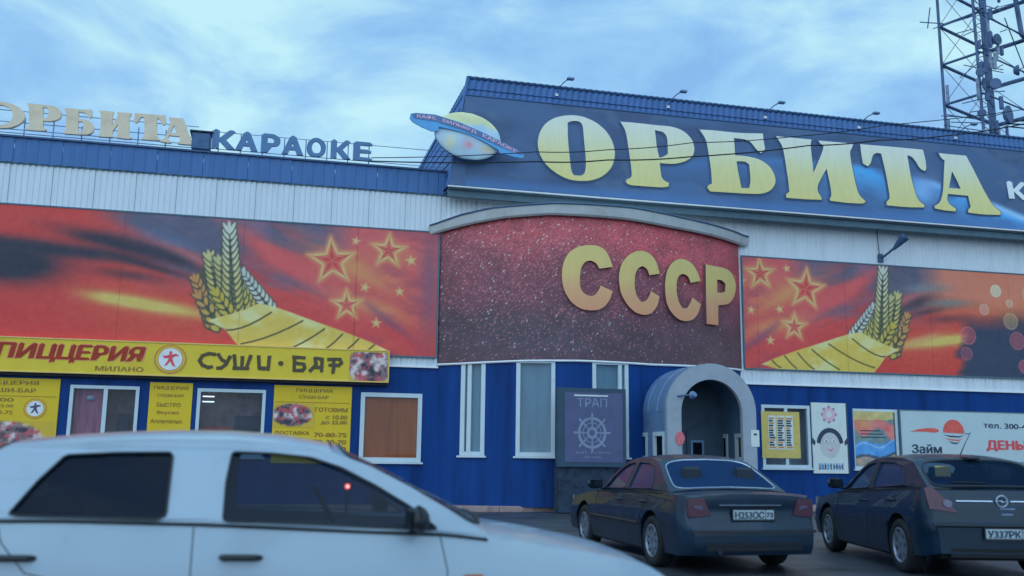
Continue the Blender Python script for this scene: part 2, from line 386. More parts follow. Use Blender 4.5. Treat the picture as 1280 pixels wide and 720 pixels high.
def painted(name, f, X0, X1, z0, z1, nx, nz, fn, o, parent, mt=None, zmap=None):
    """sheet whose print is a colour attribute computed by fn(X, Z) -> display rgb arrays"""
    xs = np.linspace(X0, X1, nx); us = np.linspace(0, 1, nz)
    V = np.empty((nz, nx, 3)); XX = np.empty((nz, nx)); ZZ = np.empty((nz, nx))
    for i, x in enumerate(xs):
        lo, hi = (z0, z1) if zmap is None else zmap(x)
        zc = lo+(hi-lo)*us
        p0 = f(x, 0, o); p1 = f(x, 1, o)
        V[:, i, 0] = p0[0]+(p1[0]-p0[0])*zc; V[:, i, 1] = p0[1]+(p1[1]-p0[1])*zc; V[:, i, 2] = zc
        XX[:, i] = x; ZZ[:, i] = zc
    idx = np.arange(nx*nz).reshape(nz, nx)
    F = np.stack([idx[:-1, :-1], idx[:-1, 1:], idx[1:, 1:], idx[1:, :-1]], -1).reshape(-1, 4)
    rgb = fn(XX, ZZ); alb = np.clip(lin(rgb)/LIGHT, .004, .88).reshape(-1, 3)
    V = V.reshape(-1, 3)-(np.array(wloc(parent)) if parent else 0)
    me = bpy.data.meshes.new(name); me.vertices.add(nx*nz); me.vertices.foreach_set('co', V.ravel())
    me.loops.add(len(F)*4); me.loops.foreach_set('vertex_index', F.ravel().astype(np.int32))
    me.polygons.add(len(F)); me.polygons.foreach_set('loop_start', np.arange(0, len(F)*4, 4, dtype=np.int32))
    me.update(calc_edges=True); me.validate()
    ca = me.color_attributes.new('print', 'FLOAT_COLOR', 'POINT')
    ca.data.foreach_set('color', np.concatenate([alb, np.ones((nx*nz, 1))], 1).ravel())
    me.materials.append(mt or M['print'])
    ob = bpy.data.objects.new(name, me); COL.objects.link(ob); ob.parent = parent
    return ob
# -- painter's tools
def vnoise(x, y, seed=0):
    xi, yi = np.floor(x).astype(int), np.floor(y).astype(int); fx, fy = x-xi, y-yi
    def h(a, b):
        n = (a*374761393+b*668265263+seed*974634777) & 0x7fffffff
        n = ((n ^ (n >> 13))*1274126177) & 0x7fffffff
        return ((n ^ (n >> 16)) & 0xffff)/65535.
    fx = fx*fx*(3-2*fx); fy = fy*fy*(3-2*fy)
    return (h(xi, yi)*(1-fx)+h(xi+1, yi)*fx)*(1-fy)+(h(xi, yi+1)*(1-fx)+h(xi+1, yi+1)*fx)*fy
def fbm(x, y, seed=0, o=4):
    s = 0; a = .5
    for i in range(o): s = s+a*vnoise(x*2**i, y*2**i, seed+i); a *= .5
    return s/(1-.5**o)
def blend(img, col, a): a = np.clip(a, 0, 1)[..., None]; img[:] = img*(1-a)+np.array(col, float)*a
def blob(X, Z, cx, cz, rx, rz, ang=0., soft=1.):
    c, s = math.cos(R(ang)), math.sin(R(ang)); dx, dz = X-cx, Z-cz
    u = (dx*c+dz*s)/rx; v = (-dx*s+dz*c)/rz; d = np.sqrt(u*u+v*v)
    return np.clip((1+soft*.5-d)/soft, 0, 1)
def gblob(X, Z, cx, cz, rx, rz, ang=0.):
    c, s = math.cos(R(ang)), math.sin(R(ang)); dx, dz = X-cx, Z-cz
    u = (dx*c+dz*s)/rx; v = (-dx*s+dz*c)/rz; return np.exp(-(u*u+v*v))
def inpoly(X, Z, P, soft=.02):
    """soft coverage by distance to a polygon"""
    d = np.full(X.shape, 1e9); ins = np.zeros(X.shape, bool); n = len(P)
    for i in range(n):
        (x0, y0), (x1, y1) = P[i], P[(i+1) % n]; ex, ey = x1-x0, y1-y0
        t = np.clip(((X-x0)*ex+(Z-y0)*ey)/(ex*ex+ey*ey+1e-12), 0, 1)
        d = np.minimum(d, np.hypot(X-x0-ex*t, Z-y0-ey*t))
        c = ((y0 > Z) != (y1 > Z)) & (X < (x1-x0)*(Z-y0)/(y1-y0+1e-12)+x0); ins ^= c
    sd = np.where(ins, d, -d); return sd
def seg(X, Z, a, b, w, soft=.012):
    ex, ey = b[0]-a[0], b[1]-a[1]; t = np.clip(((X-a[0])*ex+(Z-a[1])*ey)/(ex*ex+ey*ey), 0, 1)
    d = np.hypot(X-a[0]-ex*t, Z-a[1]-ey*t); return np.clip((w-d)/soft+.5, 0, 1)
def star_pts(cx, cz, r, rot=90, k=.42): return [(cx+(r if i % 2 == 0 else r*k)*math.cos(R(rot+36*i)), cz+(r if i % 2 == 0 else r*k)*math.sin(R(rot+36*i))) for i in range(10)]

def chaikin(P, n=2, q=.22):
    for _ in range(n):
        out = []
        for i in range(len(P)):
            a, b = P[i], P[(i+1) % len(P)]; out += [(a[0]*(1-q)+b[0]*q, a[1]*(1-q)+b[1]*q), (a[0]*q+b[0]*(1-q), a[1]*q+b[1]*(1-q))]
        P = out
    return P

SIGN_GLYPHS={'O':[[(7.158,10.471),(7.214,10.823),(7.404,11.159),(7.715,11.395),(8.149,11.523),(8.582,11.535),(9.012,11.385),(9.345,11.127),(9.547,10.761),(9.609,10.351),(9.477,9.927),(9.185,9.619),(8.81,9.443),(8.382,9.395),(8.021,9.439),(7.665,9.613),(7.372,9.866),(7.211,10.163)],[(8.122,11.263),(8.266,11.341),(8.483,11.351),(8.603,11.247),(8.618,10.832),(8.663,10.075),(8.624,9.696),(8.51,9.574),(8.267,9.572),(8.18,9.688),(8.139,10.279),(8.113,10.783)]],'R':[[(9.82,11.466),(10.151,11.48),(11.047,11.472),(11.565,11.477),(11.947,11.35),(12.189,11.077),(12.231,10.753),(12.136,10.516),(11.876,10.331),(11.481,10.212),(11.033,10.211),(11.057,9.778),(11.126,9.657),(11.299,9.576),(11.273,9.466),(11.111,9.415),(10.543,9.406),(9.98,9.403),(9.892,9.503),(9.927,9.587),(10.067,9.643),(10.111,9.761),(10.062,10.392),(10.001,11.03),(9.949,11.251)],[(10.94,11.297),(11.228,11.266),(11.346,11.095),(11.323,10.54),(11.175,10.429),(11.031,10.384),(10.97,10.733),(10.957,11.057)]],'B':[[(12.448,11.466),(12.879,11.488),(13.814,11.48),(14.633,11.546),(14.641,11.278),(14.663,11.012),(14.498,10.85),(14.342,10.982),(14.194,11.202),(13.999,11.284),(13.61,11.293),(13.599,10.702),(13.947,10.714),(14.412,10.657),(14.764,10.457),(14.933,10.108),(14.906,9.844),(14.713,9.599),(14.365,9.461),(13.766,9.439),(12.65,9.413),(12.561,9.521),(12.601,9.62),(12.723,9.675),(12.738,10.115),(12.673,10.959),(12.624,11.185)],[(13.628,10.501),(13.93,10.528),(14.055,10.427),(14.06,9.904),(13.982,9.637),(13.715,9.615),(13.685,9.872),(13.64,10.259)]],'I':[[(15.091,11.5),(15.746,11.5),(16.357,11.503),(16.301,11.322),(16.297,10.972),(16.298,10.349),(16.729,11.152),(16.772,11.331),(16.636,11.41),(16.609,11.492),(17.265,11.498),(17.869,11.506),(17.821,11.359),(17.705,11.207),(17.721,10.751),(17.796,9.924),(17.875,9.689),(18.071,9.519),(17.985,9.423),(17.368,9.409),(16.797,9.433),(16.769,9.499),(16.854,9.607),(16.849,9.983),(16.785,10.53),(16.394,9.946),(16.366,9.705),(16.488,9.531),(16.477,9.442),(15.873,9.414),(15.242,9.412),(15.24,9.526),(15.369,9.624),(15.366,10.064),(15.311,11.09),(15.226,11.29)]],'T':[[(18.136,11.509),(19.275,11.531),(20.493,11.536),(20.535,11.216),(20.525,10.856),(20.45,10.764),(20.27,10.834),(20.155,11.074),(20.028,11.242),(19.858,11.276),(19.881,10.517),(19.975,9.891),(20.057,9.688),(20.246,9.549),(20.211,9.47),(19.568,9.428),(18.83,9.44),(18.831,9.557),(18.973,9.672),(18.981,9.881),(18.953,10.578),(18.874,11.244),(18.713,11.264),(18.552,11.179),(18.433,10.85),(18.308,10.747),(18.149,10.824),(18.13,11.069),(18.13,11.353)]],'A':[[(21.083,11.468),(21.564,11.468),(22.152,11.471),(22.348,11.016),(22.617,10.317),(22.871,9.766),(23.167,9.539),(23.123,9.43),(22.453,9.394),(21.878,9.421),(21.894,9.514),(22.014,9.629),(21.98,10.016),(21.211,10.025),(21.143,9.843),(21.191,9.671),(21.433,9.514),(21.395,9.427),(20.998,9.425),(20.625,9.467),(20.625,9.557),(20.849,9.68),(21.023,10.045),(21.191,10.843),(21.274,11.21),(21.15,11.307)],[(21.502,10.855),(21.64,10.523),(21.733,10.245),(21.285,10.244)]]}
BAY_GLYPHS={'C1':[[(7.634,6.434),(7.687,6.738),(7.834,7.002),(8.067,7.162),(8.347,7.23),(8.653,7.222),(8.852,7.11),(8.985,6.9),(9.073,6.63),(8.686,6.557),(8.607,6.706),(8.455,6.786),(8.303,6.758),(8.174,6.601),(8.132,6.319),(8.132,6.039),(8.217,5.849),(8.41,5.748),(8.561,5.797),(8.671,5.952),(8.715,6.074),(9.069,5.928),(8.978,5.665),(8.822,5.465),(8.647,5.372),(8.388,5.35),(8.132,5.397),(7.879,5.582),(7.711,5.877),(7.647,6.133)]],'C2':[[(9.253,6.414),(9.323,6.724),(9.51,6.977),(9.745,7.127),(9.984,7.169),(10.226,7.102),(10.421,6.898),(10.525,6.54),(10.193,6.468),(10.122,6.651),(9.979,6.718),(9.835,6.65),(9.738,6.446),(9.72,6.096),(9.779,5.839),(9.918,5.675),(10.062,5.706),(10.185,5.867),(10.235,6.002),(10.504,5.883),(10.451,5.625),(10.325,5.442),(10.153,5.322),(9.961,5.301),(9.727,5.36),(9.497,5.562),(9.317,5.854),(9.26,6.154)]],'C3':[[(10.699,6.348),(10.771,6.665),(10.93,6.904),(11.171,7.052),(11.415,7.058),(11.664,6.967),(11.858,6.742),(11.968,6.484),(11.593,6.381),(11.514,6.566),(11.324,6.625),(11.161,6.549),(11.087,6.341),(11.081,6.03),(11.144,5.77),(11.274,5.605),(11.437,5.611),(11.55,5.765),(11.639,5.952),(11.96,5.785),(11.854,5.505),(11.678,5.31),(11.427,5.221),(11.159,5.243),(10.927,5.4),(10.752,5.649),(10.697,5.995)]],'P':[[(12.179,7.013),(12.533,7.01),(12.997,7.023),(13.314,6.936),(13.49,6.685),(13.476,6.377),(13.314,6.094),(13.093,5.924),(12.653,5.834),(12.632,5.227),(12.168,5.223),(12.164,6.101)],[(12.635,6.619),(12.846,6.627),(12.999,6.535),(12.969,6.299),(12.798,6.228),(12.622,6.227)]]}

def smooth_poly(P, it=2, lim=50):
    for _ in range(it):
        n = len(P); out = []
        for i in range(n):
            a, b, c = np.array(P[i-1]), np.array(P[i]), np.array(P[(i+1) % n]); u, v = b-a, c-b
            t = abs(math.degrees(math.atan2(u[0]*v[1]-u[1]*v[0], u@v)))
            if t < lim and t > 4: out += [tuple(b-u*.22), tuple(b+v*.22)]
            else: out.append(tuple(b))
        P = out
    return P
SIGN_GLYPHS = {k: [smooth_poly(q) for q in g] for k, g in SIGN_GLYPHS.items()}
BAY_GLYPHS = {k: [smooth_poly(q) for q in g] for k, g in BAY_GLYPHS.items()}
# ------------------------------------------------------------------ ground
def ground_z(Y): return float(np.interp(Y, [14, 25.6], [0, -.17]))
mb = MB(); ys = [-400, -100, -20, 0, 4, 8, 12, 14, 17, 20, 23, 25.8, 25.82, 60, 200, 900]; xs = [-600, -100, -30, -15, 0, 10, 20, 30, 45, 120, 600]
for y in ys:
    for x in xs: mb.V.append((x, y, ground_z(y)))
for j in range(len(ys)-1):
    for i in range(len(xs)-1):
        a = j*len(xs)+i; mb.F.append((a, a+1, a+1+len(xs), a+len(xs)))
tag(mb.build('road', M['asphalt']), kind='structure')
mb = MB(); mb.box(-16, 30, 26.02, 27.05, -.4, -.03)
pave = tag(mb.build('pavement', M['pavement']), kind='structure')
kerb_me = None
for i in range(46):
    x = -16+i
    if kerb_me is None:
        k = MB().bbox(0.005, .995, 25.82, 26.02, -.35, -.025, .012).build('kerb_stone', M['kerb'], None); kerb_me = k; k.parent = pave
    else:
        k = kerb_me.copy(); COL.objects.link(k)
    k.location = (x, 0, 0); k.rotation_euler = (0, 0, 0)

# ------------------------------------------------------------------ the hall
hall = thing('entertainment_hall', 'long blue and white clad hall with a curved bay and a steep blue metal roof', 'building', (9, 27, 0))
W1 = (-5.2, -3.5, 1.2, 3.0); W2 = (-2.05, -.27, 1.2, 3.0); W3 = (2.28, 4.0, 1.11, 3.01)
W4 = (14.47, 16.12, 1.05, 2.97); W5 = (17.62, 19.22, 1.05, 2.92); W0 = (-9.4, -7.6, 1.2, 3.0)
fwall(flat, -14, 4.4, -.05, 3.78, [W0, W1, W2, W3]).build('wall', M['blue_wall'], hall)
fwall(flat, 13.85, 28, -.05, 3.6, [W4, W5]).build('wall', M['blue_wall'], hall)
S1 = (5.02, 5.65, 1.31, 3.97); S2 = (6.44, 7.48, 1.31, 3.97); S3 = (8.5, 9.56, 1.31, 3.97); DOOR = (10.75, 12.0, -.03, 2.2)
fwall(arc, 4.4, 13.85, -.05, 3.97, [S1, S2, S3, DOOR], step=.25).build('bay_wall', M['blue_wall'], hall)
MB().box(-14, 28, 27.6, 45, -.1, 9.4).build('rear_block', M['white_siding'], hall)
MB().box(-14, 4.4, 27.001, 27.58, 3.72, 3.76).build('ledge', M['blue_wall'], hall)
# side returns
MB().box(-14.1, -14, 27, 45, -.1, 9.5).build('side_wall', M['blue_wall'], hall)
MB().box(28, 28.1, 27, 45, -.1, 9.5).build('side_wall', M['blue_wall'], hall)
# ribbed siding panels
def rib_panel(X, w, z0, z1, first, name='siding_panel', mt=None, pitch=.15, dep=.022, o=0.0):
    if first is None:
        mb = MB(); n = round(w/pitch); pts = []
        for i in range(n):
            a = i*pitch; pts += [(a, 0), (a+pitch*.32, 0), (a+pitch*.42, dep), (a+pitch*.9, dep)]
        pts.append((w-.006, 0))
        for (p, q) in pts: mb.V += [(p, -q, z0), (p, -q, z1)]
        for i in range(len(pts)-1): mb.F.append((2*i, 2*i+2, 2*i+3, 2*i+1))
        me_o = mk(name, mb.V, mb.F, mt, None, local=True); me_o.parent = hall
    else:
        me_o = first.copy(); COL.objects.link(me_o)
    me_o.location = (X-9, -o+random.uniform(-.003, .003), 0); return me_o
f = None
for i in range(18): f0 = rib_panel(-14.5+1.05*i, 1.05, 3.78, 8.84, f, mt=M['white_siding'], o=.01); f = f or f0
f = None
for i in range(14): f0 = rib_panel(13.7+1.05*i, 1.05, 3.6, 9.0, f, mt=M['white_siding'], o=.01); f = f or f0
f = None
for i in range(9): f0 = rib_panel(4.4+1.05*i, 1.05, 7.0, 9.0, f, mt=M['white_siding'], o=.008); f = f or f0
MB().box(-14, 4.42, 26.93, 26.985, 3.74, 3.79).build('drip_rail', M['trim_white'], hall)
MB().box(13.8, 28, 26.93, 26.985, 3.57, 3.62).build('drip_rail', M['trim_white'], hall)
# blue parapet in panels
f = None
for i in range(16):
    f0 = rib_panel(-14.3+1.2*i, 1.2, 8.82, 9.5, f, 'parapet_panel', M['blue_parapet'], pitch=.3, dep=.012, o=.07+.004*(i % 3)); f = f or f0
MB().box(-14.3, 4.9, 26.86, 27.5, 9.5, 9.55).build('parapet_cap', M['blue_roof_dark'], hall)
MB().box(-14.3, 4.9, 26.94, 27.5, 8.79, 8.82).build('parapet_soffit', M['soffit'], hall)
# steep roof front with rolled metal tiles, hipped left end, rear slope
def tile_grid(P00, P10, P01, P11, nx, rows, amp=.018):
    """quad patch of stepped wavy metal tiles between four corners (left-bottom, right-bottom, left-top, right-top)"""
    P00, P10, P01, P11 = map(Vector, (P00, P10, P01, P11)); nrm = (P10-P00).cross(P01-P00).normalized(); mb = MB()
    for r_ in range(rows):
        for s in (0, 1):
            v = (r_+s)/rows; lift = .03 if s == 0 else 0.
            for i in range(nx+1):
                u = i/nx; p = (P00*(1-u)+P10*u)*(1-v)+(P01*(1-u)+P11*u)*v
                mb.V.append(tuple(p+nrm*(lift+amp*math.cos(i*math.pi/2))))
    n = nx+1
    for r_ in range(rows*2-1):
        for i in range(nx): a = r_*n+i; mb.F.append((a, a+1, a+1+n, a+n))
    return mb
L0, L1 = (4.5, 26.42, 8.93), (5.1, 26.85, 12.46)
tile_grid(L0, (28.3, 26.42, 8.93), L1, (28.3, 26.85, 12.36), 460, 10).build('front_slope', M['blue_roof'], hall, smooth=False)
tile_grid((3.55, 36.0, 9.0), L0, (4.25, 33.2, 10.9), L1, 150, 8, .012).build('end_slope', M['blue_roof'], hall)
mk('rear_slope', [L1, (28.3, 26.85, 12.36), (28.3, 36, 9.2), (3.5, 36, 9.2)], [(0, 1, 2, 3)], M['blue_roof_dark'], hall)
mk('end_infill', [L1, (4.25, 33.2, 10.9), (3.55, 36, 9.0), (3.5, 36.01, 9.2)], [(0, 1, 3), (1, 2, 3)], M['blue_roof_dark'], hall)
mb = MB(); rp = []
for i in range(236):
    x = 5.05+.1*i; rp.append((x, 26.86, 12.48-.1*(x-5.1)/23.2+(.018 if i % 2 else 0)))
mb.tube(rp, .055, 6); mb.build('ridge_cap', M['blue_roof_dark'], hall)
mb = MB(); mb.tube([(L0[0]-.02, L0[1]-.02, L0[2]), (L1[0]-.02, L1[1]-.02, L1[2])], .06, 6); mb.build('hip_cap', M['blue_roof'], hall)
MB().box(4.5, 28.3, 26.36, 27.0, 8.86, 8.92).build('soffit', M['soffit'], hall)
MB().box(4.5, 28.3, 26.44, 26.6, 8.66, 8.86).build('eaves_shade_board', M['soffit'], hall)  # dark board added for the band of shade under the soffit
MB().bbox(4.46, 28.3, 26.27, 26.34, 8.9, 8.945, .008).build('eaves_drip', M['trim_white'], hall)
# coping of the bay (bowed in plan, arched in height)
TOPX = [4.136, 4.98, 5.76, 7.45, 9.65, 11.3, 14.3]; TOPZ = [7.82, 8.09, 8.25, 8.37, 8.36, 8.25, 8.17]
LOWX = [4.14, 5.11, 6.1, 7.31, 9.5, 10.96, 14.0]; LOWZ = [7.64, 7.86, 8.02, 8.11, 8.07, 7.98, 7.93]
def coping_pt(x, z, o):
    if x < 4.4: p = arc(4.4, z, o); return (p[0]+(x-4.4), min(p[1]+(4.4-x)*.35, 26.9), z)
    if x > 13.85: p = arc(13.85, z, o); return (p[0]+(x-13.85), min(p[1]+(x-13.85)*.35, 26.9), z)
    return arc(x, z, o)
mb = MB(); n = 48
for i in range(n+1):
    x = 4.2+(14.0-4.2)*i/n; zt = float(np.interp(x, TOPX, TOPZ)); zl = float(np.interp(x, LOWX, LOWZ))
    a = coping_pt(x, zl, .22); b = coping_pt(x, zt, .25); c = (b[0], 27.02, zt+.02); d = coping_pt(x, zl, .0); g = coping_pt(x, zl-.05, .17)
    mb.V += [d, g, a, b, c]
for i in range(n):
    for k in range(4): q = i*5+k; mb.F.append((q, q+5, q+6, q+1))
mb.build('bay_coping', M['coping'], hall)
mb = MB(); pts = [coping_pt(4.2+9.8*i/n, float(np.interp(4.2+9.8*i/n, TOPX, TOPZ))+.015, .26) for i in range(n+1)]
mb.tube(pts, .028, 5); mb.build('coping_edge', M['coping_edge'], hall)
mb = MB(); pts = [arc(4.42+9.4*i/n, float(np.interp(4.42+9.4*i/n, [4.4, 5, 6.7, 8.2, 10.3, 13.9], [3.86, 3.87, 3.94, 3.96, 3.93, 4.02]))-.02, .05) for i in range(n+1)]
mb.tube(pts, .03, 5); mb.build('bay_drip', M['trim_white'], hall)

# ------------------------------------------------------------------ windows (thing > window > pane, bars, blind)
def window(f, h, glass='win_glass', mull=(), behind=None, fw=.09, label=None, o=.03, depth=.12):
    X0, X1, z0, z1 = h; mb = MB(); n = 1 if f is flat else 2
    e = .004
    fb(mb, f, X0+e, X0+fw, z0+e, z1-e, -depth, o); fb(mb, f, X1-fw, X1-e, z0+e, z1-e, -depth, o)
    fb(mb, f, X0+fw, X1-fw, z0+e, z0+fw, -depth, o-.003, n); fb(mb, f, X0+fw, X1-fw, z1-fw, z1-e, -depth, o-.003, n)
    w = mb.build('window', M['frame_white'], hall)
    if label: w['label'] = label
    fb(MB(), f, X0+fw, X1-fw, z0+fw, z1-fw, -.05, -.04).build('pane', M[glass], w)
    for mx_ in mull: fb(MB(), f, mx_-.05, mx_+.05, z0+fw, z1-fw, -.08, o-.006).build('mullion', M['frame_white'], w)
    fb(MB(), f, X0-.05, X1+.05, z0-.05, z0, 0.002, .09).build('sill', M['frame_white'], w)
    if behind: fb(MB(), f, X0+fw, X1-fw, z0+fw, z1-fw, -.12, -.09).build('blind', M[behind], w)
    return w
def room(h, deep=1.6):
    X0, X1, z0, z1 = h; mb = MB(); a, b, c, d = X0-.3, X1+.3, z0-.3, z1+.3; y0, y1 = 27.13, 27.13+.42
    mb.add([(a, y0, c), (b, y0, c), (b, y0, d), (a, y0, d), (a, y1, c), (b, y1, c), (b, y1, d), (a, y1, d)], [(4, 5, 6, 7), (0, 4, 7, 3), (1, 2, 6, 5), (0, 1, 5, 4), (3, 7, 6, 2)])
    return mb
w = window(flat, W1, mull=(-4.33,)); room(W1).build('room_lining', M['room'], w)
mb = MB()
for i in range(13): mb.V += [(-5.1+.06*i, 27.22+.02*(i % 2), 1.2), (-5.1+.06*i, 27.22+.02*(i % 2), 2.95)]
for i in range(12): mb.F.append((2*i, 2*i+2, 2*i+3, 2*i+1))
mb.build('curtain', M['pink_curtain'], w)
MB().box(-4.05, -3.75, 27.3, 27.4, 1.2, 2.3).build('shelf', M['plinth'], w)
MB().lathe([(0.001, 0), (.09, .01), (.11, .06), (.06, .12), (.001, .13)], (-4.72, 27.18, 2.62), 'z', 10).build('lamp_shade', M['frame_white'], w)
w = window(flat, W2); room(W2).build('room_lining', M['room'], w)
for z in (2.78, 2.64): MB().box(-1.92, -1.62, 27.2, 27.23, z, z+.03).build('lamp_tube', M['lamp'], w)
MB().box(-1.95, -1.1, 27.35, 27.5, 1.2, 2.0).build('counter', M['counter_red'], w); MB().box(-1.05, -.4, 27.3, 27.5, 1.2, 2.3).build('shelf', M['plinth'], w)
window(flat, W0); 
window(flat, W3, behind='orange_blind', fw=.12, label='window with an orange blind')
window(flat, W4, mull=(15.3,), fw=.1); window(flat, W5, mull=(18.85,), fw=.1)
for s in (S1, S2, S3): window(arc, s, behind='pale_blind', fw=.11, mull=((s[0]+.22,) if s is S1 else (s[0]+s[1])/2+.22 and ((s[0]+s[1])/2+.28,) if s is S3 else ()))
# partition and double door at the back of the tunnel are built with it

# ------------------------------------------------------------------ banners
def dp(Z): return (7.66-Z)/3.6
def wheat_art(X, Z, img):
    # X, Z in the left banner's own coordinates
    def ear(tip, base, n, w, c0, c1, ln=.22):
        tip, base = np.array(tip), np.array(base); d = tip-base; L = np.hypot(*d); d = d/L; ang = math.degrees(math.atan2(d[1], d[0]))
        blend(img, (40, 56, 52), seg(X, Z, tuple(base), tuple(tip), .03)*.8)
        for i in range(n):
            t = i/(n-1); p = base+d*L*t; ww = w*(1-.55*t); c = np.array(c0)*(1-t)+np.array(c1)*t
            for s in (-1, 1):
                nx_, nz_ = -d[1]*s, d[0]*s; q = (p[0]+nx_*ww, p[1]+nz_*ww)
                aa = ang+s*26 if True else ang
                blend(img, (38, 52, 56), blob(X, Z, q[0], q[1]-.012, ln*.66, .1*(1-.3*t), aa, .35))
                blend(img, c, blob(X, Z, q[0], q[1], ln*.52, .07*(1-.3*t), aa, .4))
        blend(img, np.array(c1), blob(X, Z, tip[0], tip[1], ln*.6, .05, ang, .5))
    g0, g1 = (148, 146, 66), (152, 172, 172)
    blend(img, (58, 66, 56), np.clip(inpoly(X, Z, [(-1.5, 7.15), (-1.3, 6.7), (-1.12, 6.1), (-.75, 5.75), (-.4, 5.32), (-1.0, 5.08), (-1.9, 4.78), (-2.35, 5.75), (-2.08, 6.35), (-1.8, 6.45)])/.08+.5, 0, 1)*.92)
    pale, mid, yel, rust = (146, 168, 172), (138, 152, 118), (138, 140, 66), (138, 112, 76)
    ear((-.62, 5.72), (-.72, 5.15), 4, .1, mid, pale, .22)
    ear((-1.08, 6.2), (-.3, 5.22), 9, .12, pale, (132, 158, 178), .24)
    ear((-2.3, 5.95), (-1.75, 4.75), 9, .14, rust, rust, .24)
    ear((-1.15, 5.9), (-.7, 5.0), 7, .13, yel, mid, .24)
    ear((-1.98, 6.6), (-1.5, 4.8), 12, .17, yel, mid, .3)
    ear((-1.72, 6.5), (-1.3, 4.85), 11, .15, yel, (132, 148, 118), .28)
    ear((-1.38, 6.3), (-.9, 4.95), 10, .15, yel, mid, .26)
    ear((-2.2, 5.5), (-1.6, 4.7), 5, .14, yel, rust, .24)
    ear((-1.5, 7.42), (-1.25, 4.95), 15, .2, yel, (142, 168, 178), .33)
    ear((-1.75, 5.6), (-1.2, 4.8), 6, .14, yel, yel, .26)
    # sheaf ribbon
    P = [(-1.9, 4.82), (-1.55, 4.95), (-1.1, 5.1), (-.6, 5.35), (-.25, 5.3), (.25, 5.15), (.85, 4.95), (1.7, 4.68), (2.5, 4.4), (2.95, 4.2), (2.2, 4.02), (-.9, 4.0), (-1.15, 4.25), (-1.45, 4.6)]
    sd = inpoly(X, Z, P); m_ = np.clip(sd/.03+.5, 0, 1); t = fbm(X*1.3+Z*1.2, Z*1.5-X*.5, 31)
    yc = np.array((150, 150, 76))[None, None]*np.ones(X.shape+(3,)); blend(yc, (160, 178, 160), np.clip((t-.5)*3.2, 0, .7)); blend(yc, (160, 150, 90), np.clip((.45-t)*3, 0, .5)*np.clip(X, 0, 1))
    img[:] = img*(1-m_[..., None])+yc*m_[..., None]
    for a, b, c in (((-1.45, 4.58), (-1.0, 4.6), (-.25, 5.12)), ((-1.0, 4.22), (-.3, 4.42), (.6, 4.92)), ((.25, 4.12), (.7, 4.38), (1.2, 4.72)), ((1.15, 4.1), (1.4, 4.3), (1.7, 4.6)), ((1.75, 4.1), (1.95, 4.3), (2.15, 4.48)), ((2.3, 4.12), (2.4, 4.2), (2.6, 4.34))):
        k = np.clip(sd/.02, 0, 1)
        q_ = [((1-t_)**2*a[0]+2*t_*(1-t_)*b[0]+t_*t_*c[0], (1-t_)**2*a[1]+2*t_*(1-t_)*(b[1]-.06)+t_*t_*c[1]) for t_ in (0, .2, .4, .6, .8, 1)]
        for q0, q1 in zip(q_, q_[1:]): blend(img, (66, 70, 46), seg(X, Z, q0, q1, .024)*k)
def star_art(X, Z, img, cx, cz, r, rot, big=True):
    sd = inpoly(X, Z, star_pts(cx, cz, r, rot))
    if big:
        blend(img, (180, 142, 92), np.clip(1+sd/.12, 0, 1)*.45); blend(img, (184, 150, 112), np.clip(.5+sd/.05, 0, 1)*.95)
        blend(img, (150, 62, 66), np.clip((sd-.075)/.04+.5, 0, 1)); blend(img, (176, 130, 112), np.clip(1-np.abs(sd-.115)/.025, 0, 1)*.7); 
        for k in range(10):
            a = R(rot+36*k); rr = r*.9 if k % 2 == 0 else r*.4
            blend(img, (172, 110, 104) if k % 2 else (120, 44, 56), seg(X, Z, (cx, cz), (cx+rr*math.cos(a), cz+rr*math.sin(a)), .012)*np.clip(sd/.05, 0, 1)*.6)
    else: blend(img, (185, 160, 118), np.clip(.5+sd/.05, 0, 1)*.9)
